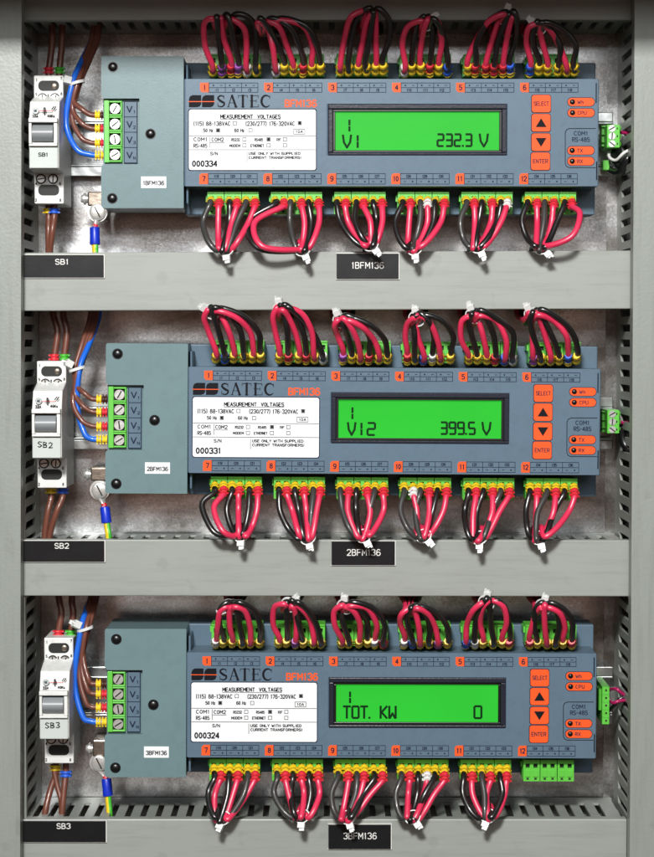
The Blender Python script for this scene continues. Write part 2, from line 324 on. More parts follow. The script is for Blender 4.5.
# ------------------------------------------------------------------ setting
mb=MB(); a=P(-60,930,0); b=P(720,-120,0); mb.wbox(a.x,b.x,a.z,b.z,0,-.003,'zinc'); tag(mb.build('mounting_plate'),kind='structure')
DF=.060
def strip(mb, o, u, v, nrm, length, depth, pitch, sw, s0, s1, m, skew=0.0, th=.0013, phase=0.0):
    """slotted wall: cells along u, slots running along v"""
    n=int(length/pitch)
    o=Vector(o); u=Vector(u); v=Vector(v); nrm=Vector(nrm)
    pos=0.0
    for k in range(n+1):
        L=min(pitch,length-pos)
        if L<=0: break
        out=[(pos,0),(pos+L,0),(pos+L,depth),(pos,depth)]
        if L<pitch*.98:
            base=[o+u*a+v*b for a,b in out]; vs=base+[p-nrm*th for p in base]
            mb.add(vs,[(0,1,2,3),(7,6,5,4)],m)
            break
        c=pos+pitch/2
        hol=[(c-sw/2,s0*depth),(c+sw/2,s0*depth+skew),(c+sw/2,s1*depth+skew),(c-sw/2,s1*depth)]
        A=[o+u*a+v*b for a,b in out]; H=[o+u*a+v*b for a,b in hol]
        A2=[p-nrm*th for p in A]; H2=[p-nrm*th for p in H]
        mb.add(A+H+A2+H2,[(0,1,5,4),(1,2,6,5),(2,3,7,6),(3,0,4,7),(8+1,8,12,13),(8+2,8+1,13,14),(8+3,8+2,14,15),(8,8+3,15,12)]
               +[(4+i,4+(i+1)%4,12+(i+1)%4,12+i) for i in range(4)]+[(0,8,9,1),(3,2,10,11)],m)
        pos+=pitch
def hduct(y0,y1,x0,x1,label,rot=0,phase=0):
    a=P(x0,y1,DF); b=P(x1,y0,DF); cx=(a.x+b.x)/2; cz=(a.z+b.z)/2
    t=thing('cable_duct',(cx,0,cz),label,'cable duct','slotted cable ducts')
    c=MB(); c.wbox(a.x,b.x,a.z,b.z,DF,DF-.0018); 
    c.wbox(a.x,b.x,b.z-.0016,b.z,DF-.0018,DF-.007); c.wbox(a.x,b.x,a.z,a.z+.0016,DF-.0018,DF-.007); c.build('cover',t,.0005)
    pitch=15.7*PX*1.0
    s1=MB(); z=b.z-.0018; strip(s1,(a.x+.001,-(DF-.0075),z),(1,0,0),(0,1,0),(0,0,1),b.x-a.x-.002,DF-.0085,pitch,.0031,.10,.74,'grey',skew=0.0)
    s1.build('slotted_wall',t)
    s1=MB(); z=a.z+.0018; strip(s1,(a.x+.001,-(DF-.0075),z),(1,0,0),(0,1,0),(0,0,-1),b.x-a.x-.002,DF-.0085,pitch,.0031,.10,.74,'grey')
    s1.build('slotted_wall',t)
    s2=MB(); s2.wbox(a.x,b.x,a.z+.002,b.z-.002,.0025,.0008,'grey'); s2.build('back_wall',t)
    t.rotation_euler.y=rot; return t
hduct(-60,20,21.5,632.5,'grey slotted cable duct along the top edge above the top meter')
hduct(251.5,309.8,21.5,631,'grey slotted cable duct carrying the SB1 and 1BFM136 plates',-.0035)
hduct(540,596.2,21.5,630,'grey slotted cable duct carrying the SB2 and 2BFM136 plates',.001)
hduct(819.5,905,22,627,'grey slotted cable duct along the bottom carrying the SB3 plate')
def vduct(xf, sgn, label):
    x=P(xf,400,DF).x; z0=P(0,915,DF).z; z1=P(0,-70,DF).z
    t=thing('cable_duct',(x-sgn*0.02,0,z0),label,'cable duct','slotted cable ducts')
    s=MB()
    strip(s,(x,-.0575,z0),(0,0,1),(0,1,0),(-sgn,0,0),z1-z0,.0565,15.4*PX,.0037,.05,.66,'grey',skew=.0035)
    s.build('slotted_wall',t)
    s=MB(); s.wbox(min(x-sgn*.0015,x-sgn*.04),max(x-sgn*.0015,x-sgn*.04),z0,z1,.0605,.0590); s.build('cover',t)
    s=MB(); s.wbox(min(x-sgn*.038,x-sgn*.04),max(x-sgn*.038,x-sgn*.04),z0,z1,.0585,.001); s.build('outer_wall',t)
    if sgn<0:
        s=MB(); s.wbox(x-.0068,x-.001,z0,z1,.0012,.0004,'zinc'); s.build('base_flange',t)
vduct(20.5,1,'vertical slotted cable duct down the left side behind the grey pillar')
vduct(634.5,-1,'vertical slotted cable duct down the right side behind the grey pillar')
def pillar(pts, label):
    w=[P(x,y,.072) for x,y in pts]; mb=MB(); mb.wprism([(p.x,p.z) for p in w],.072,.0625,'frame')
    t=mb.build('cabinet_pillar',None,.0012,3); tag(t,label,'cabinet frame')
pillar([(-70,-80),(21.6,-80),(20,930),(-70,930)],'painted grey steel pillar along the left edge of the cabinet')
pillar([(635.2,-80),(730,-80),(730,930),(629.3,930)],'painted grey steel pillar along the right edge of the cabinet')
a=P(-75,-12,.1); b=P(735,-12,.1); h=MB(); h.wbox(a.x,b.x,P(0,-12,.072).z,P(0,-12,.072).z+.06,.150,.0725,'frame'); tag(h.build('shade_lintel',None,.001),'unseen grey lintel added above the pillars to shade the top of the cabinet','cabinet frame')  # unseen lintel added above the view; its overhang shades the top duct and pillars
# ------------------------------------------------------------------ meters
FP=.058; LM=.0555; SH=.033; BK=.012
RC=(375.6,383.85); ROWMID=[(372.75,95.0),(375.6,383.85),(373.1,669.0)]
OFF=[P(x,y,FP)-P(*RC,FP) for x,y in ROWMID]; ROT=[0.0,.0055,.0025]
PIV=P(375.6,420,FP)
def to_row(p,r):                              # a world point authored on the middle meter -> row r
    q=Vector(p)-PIV; a=ROT[r]; c,s=math.cos(a),math.sin(a)
    return Vector((q.x*c+q.z*s,q.y,-q.x*s+q.z*c))+PIV+OFF[r]
def U(x,y): return (x+(y-420)*.0055, y-(x-375.6)*.0055)
def ur(x0,y0,x1,y1):
    cx,cy=U((x0+x1)/2,(y0+y1)/2); return cx-(x1-x0)/2,cy-(y1-y0)/2,cx+(x1-x0)/2,cy+(y1-y0)/2
UPX=[212.6+63.25*k for k in range(6)]; LPX=[210.8+63.15*k for k in range(6)]
def terminal_block(parent,x,y,upper):
    mb=MB(); d=.050; w=51.5; h=22
    for j in range(3):
        xa=x+j*w/3+.35; xb=x+(j+1)*w/3-.35
        hy=(y+4.2,y+8.6); mid=(xa+xb)/2
        mb.box(xa,y,xb,hy[0],d,d-.004,'green',.050); mb.box(xa,hy[1],xb,y+h,d,d-.004,'green',.050)
        hs=[(xa+2.2,xa+6.4),(xb-6.4,xb-2.2)]
        for q0,q1 in ((xa,hs[0][0]),(hs[0][1],hs[1][0]),(hs[1][1],xb)): mb.box(q0,hy[0],q1,hy[1],d,d-.004,'green',.050)
        for q0,q1 in hs: mb.box(q0,hy[0],q1,hy[1],d-.0022,d-.004,'hole',.050)
        # lower clamp openings and ribs
        for q0,q1 in hs:
            mb.box(q0-.4,y+11.2,q1+.4,y+17.2,d+.0006,d,'green',.050); mb.box(q0+.9,y+18.4,q1-.9,y+20.4,d+.00008,d,'hole',.050)
        mb.box(xa,y+.0,xb,y+1.5,d+.0007,d,'green',.050)
    mb.box(x,y+.6,x+w,y+h-.6,d-.004,SH,'green',.050); mb.box(x-1.6,y+3,x,y+9,d-.004,SH,'green',.050)
    mb.build('terminal_block',parent)
def serif_satec(mb,x,y,h,d,m):
    w=9.6; g=1.45; t=2.2; th=.9
    # S
    def S_(x):
        pts=[];ws=[]
        for k in range(9): a=math.radians(-35-145*k/8-0); pts.append((x+4.4+3.1*math.cos(a),y+h*.27+h*.25*math.sin(a))); ws.append(th+1.0*(k/8)**.7)
        for k in range(1,4): pts.append((x+1.5+5.6*k/4,y+h*.34+h*.32*k/4)); ws.append(2.3)
        for k in range(9): a=math.radians(-20+160*k/8); pts.append((x+4.3+3.3*math.cos(a),y+h*.72+h*.26*math.sin(a))); ws.append(2.0-1.1*(k/8))
        ribbon(mb,pts,ws,d,m)
        stroke(mb,[(x+7.3,y+.2),(x+7.3,y+h*.3)],.55,d,m); stroke(mb,[(x+1.2,y+h*.68),(x+1.2,y+h-.2)],.55,d,m)
    S_(x)
    xa=x+w+g-1.2
    stroke(mb,[(xa+5.2,y),(xa+1.6,y+h)],.9,d,m); stroke(mb,[(xa+5.4,y),(xa+9.4,y+h)],2.1,d,m); stroke(mb,[(xa+2.7,y+h*.65),(xa+8,y+h*.65)],.55,d,m)
    stroke(mb,[(xa+.4,y+h),(xa+3,y+h)],.5,d,m); stroke(mb,[(xa+7.6,y+h),(xa+11,y+h)],.5,d,m)
    xt=xa+w+g+.2
    stroke(mb,[(xt+5,y),(xt+5,y+h)],t,d,m); stroke(mb,[(xt+.5,y+.2),(xt+9.5,y+.2)],.6,d,m); stroke(mb,[(xt+.4,y),(xt+.4,y+h*.22)],.5,d,m); stroke(mb,[(xt+9.6,y),(xt+9.6,y+h*.22)],.5,d,m); stroke(mb,[(xt+3.2,y+h),(xt+6.8,y+h)],.5,d,m)
    xe=xt+w+g+.6
    stroke(mb,[(xe+2.2,y),(xe+2.2,y+h)],t,d,m)
    for yy,e in ((.2,8.4),(h*.48,6.6),(h,8.8)): stroke(mb,[(xe+.5,y+yy),(xe+e,y+yy)],.6,d,m)
    stroke(mb,[(xe+8.5,y),(xe+8.5,y+h*.22)],.5,d,m); stroke(mb,[(xe+8.9,y+h*.78),(xe+8.9,y+h)],.5,d,m); stroke(mb,[(xe+6.6,y+h*.36),(xe+6.6,y+h*.6)],.5,d,m)
    xc=xe+w+g-.2
    pts=[];ws=[]
    for k in range(17): a=math.radians(-42-276*k/16); pts.append((xc+5.6+4.6*math.cos(a),y+h*.5+h*.5*math.sin(a))); ws.append(.8+1.5*math.sin(math.pi*k/16))
    ribbon(mb,pts,ws,d,m); stroke(mb,[(xc+9.3,y+.2),(xc+9.3,y+h*.3)],.5,d,m)
def make_meter():
    t=thing('power_meter',PIV,'x','power meter','DIN rail power meters')
    # left module with terminal notch
    mb=MB()
    l=105.6
    pts=[(l+1.2,344.6),(187.6,344.6),(187.6,494.8),(l+1.5,494.8),(l,493.2),(l,454),(l+2.2,451.3),(143.6,451.3),(143.6,386.4),(l+2.4,386.4),(l,383.5),(l,346)]
    mb.prism(pts,LM,.016,'teal'); mb.box(107,386,143.6,452,LM-.0035,.02,'teal',LM)
    mb.build('side_module',t,.0011,3)
    # notch label strip
    mb=MB(); mb.box(127.8,388.6,141,450,LM-.0025,LM-.0036,'blue',LM); s=mb.build('terminal_label_strip',t,.0002)
    mb=MB(); d=LM-.00242
    for k in range(5): stroke(mb,[(128,388.9+15.2*k),(140.8,388.9+15.2*k)],.7,d,'navy',LM)
    for xx in (128,140.8): stroke(mb,[(xx,389),(xx,449.7)],.7,d,'navy',LM)
    for k,c in enumerate('123N'): write(mb,'V',133.3,396.5+15.2*k,5.6,6.6,d,'navy',.01,LM); write(mb,c,138.2,399.2+15.2*k,2.4,3.2,d,'navy',0,LM)
    mb.build('lettering',s)
    # V terminal block
    mb=MB(); mb.box(108.4,388,113.2,449.5,LM-.001,.025,'green',LM)
    mb.box(113.2,388,126.5,449.5,LM-.0034,.025,'green',LM)
    for k in range(4):
        y=388.6+15.2*k; cy=y+7.6
        mb.box(113.4,y,126,y+1.6,LM-.0008,LM-.0034,'green',LM); mb.box(113.4,y+13.2,126,y+14.8,LM-.0008,LM-.0034,'green',LM); mb.box(124.6,y+1.6,126,y+13.2,LM-.0008,LM-.0034,'green',LM)
        mb.box(113.4,y+1.6,124.6,y+13.2,LM-.0030,LM-.0034,'hole',LM)
    tb=mb.build('terminal_block',t,.0002)
    for k in range(4):
        mb=MB(); c=P(119,396.2+15.2*k,LM); c.y=-(LM-.003)
        mb.cyl(c,(0,-1,0),.00255,.0018,'steel',20); a=random.uniform(.4,2.4)
        for s_ in (-1,1):
            q=c+Vector((0,-.00181,0)); ux=Vector((math.cos(a),0,math.sin(a)))*.0021; nz=Vector((-math.sin(a),0,math.cos(a)))*.00035
            if s_==1: mb.add([q-ux-nz,q+ux-nz,q+ux+nz,q-ux+nz],[(0,1,2,3)],'hole')
        mb.build('screw',tb)
    # black round screws
    for x,y in ((117.2,355.2),(154.6,421.4),(116.6,485.2)):
        mb=MB(); c=P(x,y,LM); mb.cyl(c+Vector((0,.0005,0)),(0,-1,0),.0027,.0007,'black'); mb.dome(c+Vector((0,-.0002,0)),.0023,.0011,'black'); mb.build('screw_cap',t)
    # seam between module and faceplate
    # shoulders
    mb=MB(); mb.box(189,345.2,597.2,495.4,SH,BK,'blue'); mb.box(190.2,352,192,490,LM-.002,SH,'blue'); mb.build('housing',t,.0008,3)
    for x in UPX: terminal_block(t,x,341,True)
    for x in LPX: terminal_block(t,x,477.4,False)
    # faceplate with a window for the display
    o0=P(188.2,474.2,FP); o1=P(600.6,367.6,FP); b0=P(331.3,443.2,FP); b1=P(509,392.6,FP)
    O=(o0.x,o0.z,o1.x,o1.z); I=(b0.x,b0.z,b1.x,b1.z)
    mb=MB(); mb.add([(O[0],-FP,O[1]),(O[2],-FP,O[1]),(O[2],-FP,O[3]),(O[0],-FP,O[3]),(I[0],-FP,I[1]),(I[2],-FP,I[1]),(I[2],-FP,I[3]),(I[0],-FP,I[3]),
                     (O[0],-SH,O[1]),(O[2],-SH,O[1]),(O[2],-SH,O[3]),(O[0],-SH,O[3]),(I[0],-FP+.006,I[1]),(I[2],-FP+.006,I[1]),(I[2],-FP+.006,I[3]),(I[0],-FP+.006,I[3])],
        [(0,1,5,4),(1,2,6,5),(2,3,7,6),(3,0,4,7),(8,9,1,0),(9,10,2,1),(10,11,3,2),(11,8,0,3),(4,5,13,12),(5,6,14,13),(6,7,15,14),(7,4,12,15)],'blue')
    fp=mb.build('faceplate',t,.0007,3)
    # pale edge trim, side slits
    for y0,y1 in ((373,393),(450.5,469)):
        e=MB(); e.box(*ur(597.4,y0,598.6,y1),FP+.00006,FP-.0001,'ink'); e.build('side_slit',fp)
    # display
    g=MB(); sx0,sy0,sx1,sy1=ur(338.4,400.2,501.6,438.4)
    s0=P(sx0,sy1,FP); s1=P(sx1,sy0,FP)
    g.ring(I,(s0.x-.0012,s0.z-.0012,s1.x+.0012,s1.z+.0012),FP+.0008,FP-.0055,'bezel'); bz=g.build('display_bezel',t,.0004)
    g=MB(); g.ring((s0.x-.0012,s0.z-.0012,s1.x+.0012,s1.z+.0012),(s0.x,s0.z,s1.x,s1.z),FP-.0006,FP-.0035,'black'); g.build('inner_frame',bz,.0002)
    g=MB(); g.wbox(s0.x-.0004,s1.x+.0004,s0.z-.0004,s1.z+.0004,FP-.0022,FP-.0045,'lcd'); g.build('display_screen',t)
    # tags
    for k in range(6):
        for up in (True,False):
            x=(203.9 if up else 203.2)+63.65*k; y0=371.6 if up else 461.2; hh=9.3 if up else 10.6
            g=MB()
            if up: pts=[(x,y0),(x+8.6,y0),(x+8.6,y0+hh),(x+2,y0+hh),(x,y0+hh-2)]
            else: pts=[(x+2,y0),(x+8.6,y0),(x+8.6,y0+hh),(x,y0+hh),(x,y0+2)]
            g.prism(pts,FP+.00012,FP-.0001,'orange'); tg=g.build('number_tag',fp)
            g2=MB(); n=str(k+1 if up else k+7); write(g2,n,x+4.5,y0+hh*.5,1.3 if n=='1' else (5.2 if len(n)>1 else 3.2),5.4,FP+.00016,'navy',.015); 
            for i in range(len(g2.v)): pass
            g.v=[]; MERGE.append((tg,g2))
    # printed tables and logo
    pr=MB(); d=FP+.00008
    for k in range(6):
        for up in (True,False):
            x=(203.9 if up else 203.2)+63.65*k+8.9; y0=371.8 if up else 461.4; hh=9.2 if up else 10.4; w=48.6
            for yy in (y0,y0+hh*.5,y0+hh): stroke(pr,[(x,yy),(x+w,yy)],.55,d,'navy')
            for j in range(4): stroke(pr,[(x+w*j/3,y0),(x+w*j/3,y0+hh)],.55,d,'navy')
            for j in range(3):
                n='I%d'%(3*k+j+1 if up else 19+3*k+j); ly=y0+hh*(.76 if up else .26); sy=y0+hh*(.26 if up else .76)
                write(pr,n,x+w*(j+.5)/3,ly,3.0+1.6*(len(n)-2),3.0,d,'navy',.01)
                pr.prism(circ(x+w*(j+(.27 if up else .75))/3,sy,.85,8),d,d-.00005,'navy')
                stroke(pr,[(x+w*(j+(.75 if up else .27))/3-1,sy),(x+w*(j+(.75 if up else .27))/3+1,sy)],.6,d,'navy')
    lx,ly=U(192.6,382.8)
    lx+=.4; ly+=0
    for j in range(2):
        x=lx+13*j
        pr.prism([(x+3.4,ly),(x+12.2,ly),(x+12.2,ly+8.5),(x+11,ly+11),(x+8.4,ly+12),(x+0,ly+12),(x+0,ly+4),(x+1,ly+1.4)],d,d-.00005,'ink')
    stroke(pr,[(lx-.3,ly+6.4),(lx+25.6,ly+6.4)],.8,d+.00006,'orange')
    serif_satec(pr,lx+27.6,ly+.3,11.4,d,'ink')
    write(pr,'BFM136',*U(304.2,391.6),31.5,7.6,d,'orange',.012)
    # com outline
    x0,y0,x1,y1=ur(566.9,418,597,456.6)
    pl=[(x1,y0),(x0+4,y0),(x0+1.2,y0+1.2),(x0,y0+4),(x0,y1-4),(x0+1.2,y1-1.2),(x0+4,y1),(x1,y1)]
    stroke(pr,pl,.7,d,'ink'); write(pr,'COM1',*U(582.5,422.8),14,4.4,d,'navy',.0); write(pr,'RS-485',*U(582.5,428.9),17.5,4.6,d,'navy',.0)
    pr.build('printed_lettering',fp)
    # buttons
    for (x0,y0,x1,y1,kk) in ((533.9,384.7,552.5,401.8,'SELECT'),(533.6,403.6,552.2,420.8,'up'),(533.4,422.8,552,440,'down'),(532.8,441.6,551.4,458.8,'ENTER')):
        r=ur(x0,y0,x1,y1); g=MB(); g.prism(rr(r[0]-.6,r[1]-.6,r[2]+.6,r[3]+.6,2.6),FP+.00015,FP-.0002,'navy'); g.prism(rr(*r,2.4),FP+.0006,FP+.00015,'orange',FP)
        b=g.build('push_button',t); g=MB(); cx,cy=(r[0]+r[2])/2,(r[1]+r[3])/2
        if kk=='up': g.prism([(cx,cy-4.6),(cx+5.4,cy+4.2),(cx-5.4,cy+4.2)],FP+.0007,FP+.0005,'ink',FP)
        elif kk=='down': g.prism([(cx,cy+4.6),(cx-5.4,cy-4.2),(cx+5.4,cy-4.2)],FP+.0007,FP+.0005,'ink',FP)
        else: write(g,kk,cx,cy,14.8,4.2,FP+.00066,'navy',0,FP)
        g.build('symbol',b)
    for (y,tx,w_) in ((391.7,'Wh',6.5),(402.4,'CPU',9),(439.7,'TX',5.5),(450.3,'RX',5.5)):
        xa=569.7 if y<420 else 569.2; r=ur(xa,y-4,xa+26.3,y+4); g=MB()
        g.prism(rr(r[0]-.6,r[1]-.6,r[2]+.6,r[3]+.6,4.5,6),FP+.0001,FP-.0002,'navy'); g.prism(rr(*r,3.95,6),FP+.00018,FP+.0001,'orange',FP); p=g.build('indicator_panel',t)
        g=MB(); c=P(r[0]+4.6,(r[1]+r[3])/2,FP); g.dome(c+Vector((0,-.0001,0)),.00135,.0008,'black',16,4); g.build('indicator_light',p)
        g=MB(); write(g,tx,r[0]+9.5+w_/2,(r[1]+r[3])/2+.2,w_,3.8,FP+.00022,'navy',0,FP); g.build('lettering',p)
    # white data label
    g=MB(); x0,y0,x1,y1=ur(192.8,397.4,319,457.2); LX,LY=x0-192.8,y0-397.4
    g.prism(rr(x0-.9,y0-.9,x1+.9,y1+.9,2.6),FP+.0001,FP-.0001,'navy'); g.prism(rr(x0,y0,x1,y1,2.2),FP+.0002,FP+.0001,'white',FP); lab=g.build('data_label',t)
    g=MB(); d=FP+.00026
    T=lambda s,x0,x1,y,h,off=0.0: write(g,s,(x0+x1)/2+LX,y+LY,x1-x0,h,d,'ink',off,FP)
    B=lambda x,y,f=False,s=3.4: ([stroke(g,[(x-s/2+LX,y-s/2+LY),(x+s/2+LX,y-s/2+LY),(x+s/2+LX,y+s/2+LY),(x-s/2+LX,y+s/2+LY),(x-s/2+LX,y-s/2+LY)],.5,d,'ink',FP)], f and g.prism([(x-s/2+LX+.4,y-s/2+LY+.4),(x+s/2+LX-.4,y-s/2+LY+.4),(x+s/2+LX-.4,y+s/2+LY-.4),(x-s/2+LX+.4,y+s/2+LY-.4)],d,d-.00004,'ink',FP))
    l=lambda a,b,w=.5: stroke(g,[(a[0]+LX,a[1]+LY),(b[0]+LX,b[1]+LY)],w,d,'ink',FP)
    T('MEASUREMENT  VOLTAGES',224,284,404.4,4.2,.02); l((224,407.2),(284,407.2))
    T('(115) 88-138VAC',197.3,234,411.4,4.4,.01); B(238.4,411); T('(230/277) 176-320VAC',249,298,411.4,4.4,.01); B(303,410.8,True)
    T('50 Hz',207,217,418,3.6,.02); B(221.8,418,True); T('60 Hz',238,248,418,3.6,.02); B(254,418)
    T('10A',299,306,419.3,3,0); l((297,416.8),(308,416.8)); l((297,421.8),(308,421.8)); l((297,416.8),(297,421.8)); l((308,416.8),(308,421.8))
    l((193.2,423.4),(318.6,423.4)); l((193.2,437.2),(318.6,437.2))
    T('COM1',197.5,211,426.9,4.0,.01); T('RS-485',197.5,211,433.2,4.0,.01); l((213.8,424.5),(213.8,435)); T('COM2',215.3,227.5,427.2,4,.01); l((214.4,430.2),(228,430.2))
    T('RS232',235,243.5,427.3,2.9); B(248,426.9); T('RS485',258,266.5,427.3,2.9); B(272,426.9,True); T('RF',280,284.5,427.3,2.9); B(288.3,426.9)
    T('MODEM',233,243.8,433.2,2.9); B(248,432.9); T('ETHERNET',254,267.5,433.2,2.9); B(272,432.9); B(288.3,432.9)
    T('S/N',214,221.5,441,3.4,.02); l((250.6,439),(250.6,449)); T('USE ONLY WITH SUPPLIED',252.3,303.5,440.9,2.9,.03); T('CURRENT TRANSFORMERS!',252.3,304.5,445,2.9,.03)
    g.build('printed_lettering',lab)
    # small name sticker
    g=MB(); r=ur(145,462.4,170,473.8); g.box(*r,LM+.00015,LM,'white'); g.build('sticker',t)
    return t
MERGE=[]
meter=make_meter()
for tg,g2 in MERGE:                            # tag numerals as sub-parts would nest too deep: join into the tag mesh
    me=tg.data; c=ORG[tg.name]; vs=[v.co.copy() for v in me.vertices]+[v-c for v in g2.v]; n=len(me.vertices)
    fs=[tuple(p.vertices) for p in me.polygons]; k=len(fs); fs+=[tuple(i+n for i in f) for f in g2.f]
    nm=bpy.data.meshes.new('number_tag'); nm.from_pydata(vs,[],fs); nm.materials.append(M['orange']); nm.materials.append(M['navy'])
    nm.polygons.foreach_set('material_index',[0]*k+[1]*(len(fs)-k)); nm.update(); tg.data=nm
meters=[None,meter,None]
for r in (0,2): meters[r]=copy_tree(meter)
READ=['top meter with 1BFM136 sticker and green display reading V1 232.3 V','middle meter with 2BFM136 sticker and green display reading V12 399.5 V','bottom meter with 3BFM136 sticker and green display reading TOT. KW 0']
for r,t in enumerate(meters):
    t['label']=('slate blue '+READ[r])
    # row specific writing
    sc=[c for c in t.children if c.name.startswith('display_screen')][0]
    dl=[c for c in t.children if c.name.startswith('data_label')][0]
    st=[c for c in t.children if c.name.startswith('sticker')][0]
    g=MB(); d=FP-.00212
    lx=lambda x,y:U(x,y)
    stroke(g,[(352.4,408.2),(352.4,412.4)],2.1,d,'seg'); stroke(g,[(352.4,414.6),(352.4,418.4)],2.1,d,'seg')
    yy=423.0
    if r==0: lcd_text(g,'V1',346,yy,8,12,2.6,d); lcd_text(g,'232.3',440,yy-1,5.9,11.6,2.6,d); lcd_text(g,'V',482,yy-1,8,12,2,d)
    if r==1: lcd_text(g,'V12',348,yy,7.4,12,2.4,d); lcd_text(g,'399.5',441,yy-1,5.9,11.6,2.6,d); lcd_text(g,'V',482.5,yy-1,8,12,2,d)
    if r==2: lcd_text(g,'TOT. KW',346,yy-.5,6.4,11.6,2.3,d); lcd_text(g,'0',477.5,yy-1,7,12,2,d)
    g.build('display_text',sc)
    g=MB(); write(g,['000334','000331','000324'][r],208.5,451.6,25,6.2,FP+.00026,'ink',.02,FP); g.build('serial_number',dl)
    g=MB(); x0,y0,x1,y1=ur(145,462.4,170,473.8); write(g,'%dBFM136'%(r+1),(x0+x1)/2,(y0+y1)/2+.8,21,4.4,LM+.0002,'ink',.01,LM); g.build('lettering',st)
    t.location=PIV+OFF[r]; t.rotation_euler.y=ROT[r]
# ------------------------------------------------------------------ rails
for r,(ya,yb) in enumerate(((112,176),(397.5,449.5),(667,724))):
    t=thing('mounting_rail',P(345,(ya+yb)/2,0),'zinc rail behind the %s meter and breaker'%('top','middle','bottom')[r],'rail','zinc mounting rails')
    a=P(60,yb,.012); b=P(613,ya,.012); g=MB()
    g.wbox(a.x,b.x,b.z-.005,b.z,.0120,.0108,'rail'); g.wbox(a.x,b.x,a.z,a.z+.005,.0120,.0108,'rail')
    g.wbox(a.x,b.x,b.z-.0062,b.z-.005,.0120,.001,'rail'); g.wbox(a.x,b.x,a.z+.005,a.z+.0062,.0120,.001,'rail')
    g.wbox(a.x,b.x,a.z+.0062,b.z-.0062,.0022,.001,'rail'); g.build('profile',t,.0004)
# rail-end sticker with print, above the lower rail flange
def rail_print(x0,y0,x1,y1,label):
    g=MB(); g.box(x0,y0,x1,y1,.0026,.0024,'white'); o=g.build('rail_sticker'); tag(o,label,'sticker','white stickers on the rails')
    g=MB()
    for k in range(3): write(g,['DIN 35','X 7.5','35 MM'][k],(x0+x1)/2-2+2*k,y0+3.8+4.6*k,13,2.8,.0027,'toggle')
    g.build('lettering',o)
rail_print(76,147,106,163,'small white sticker on the rail between breaker SB1 and the top meter')
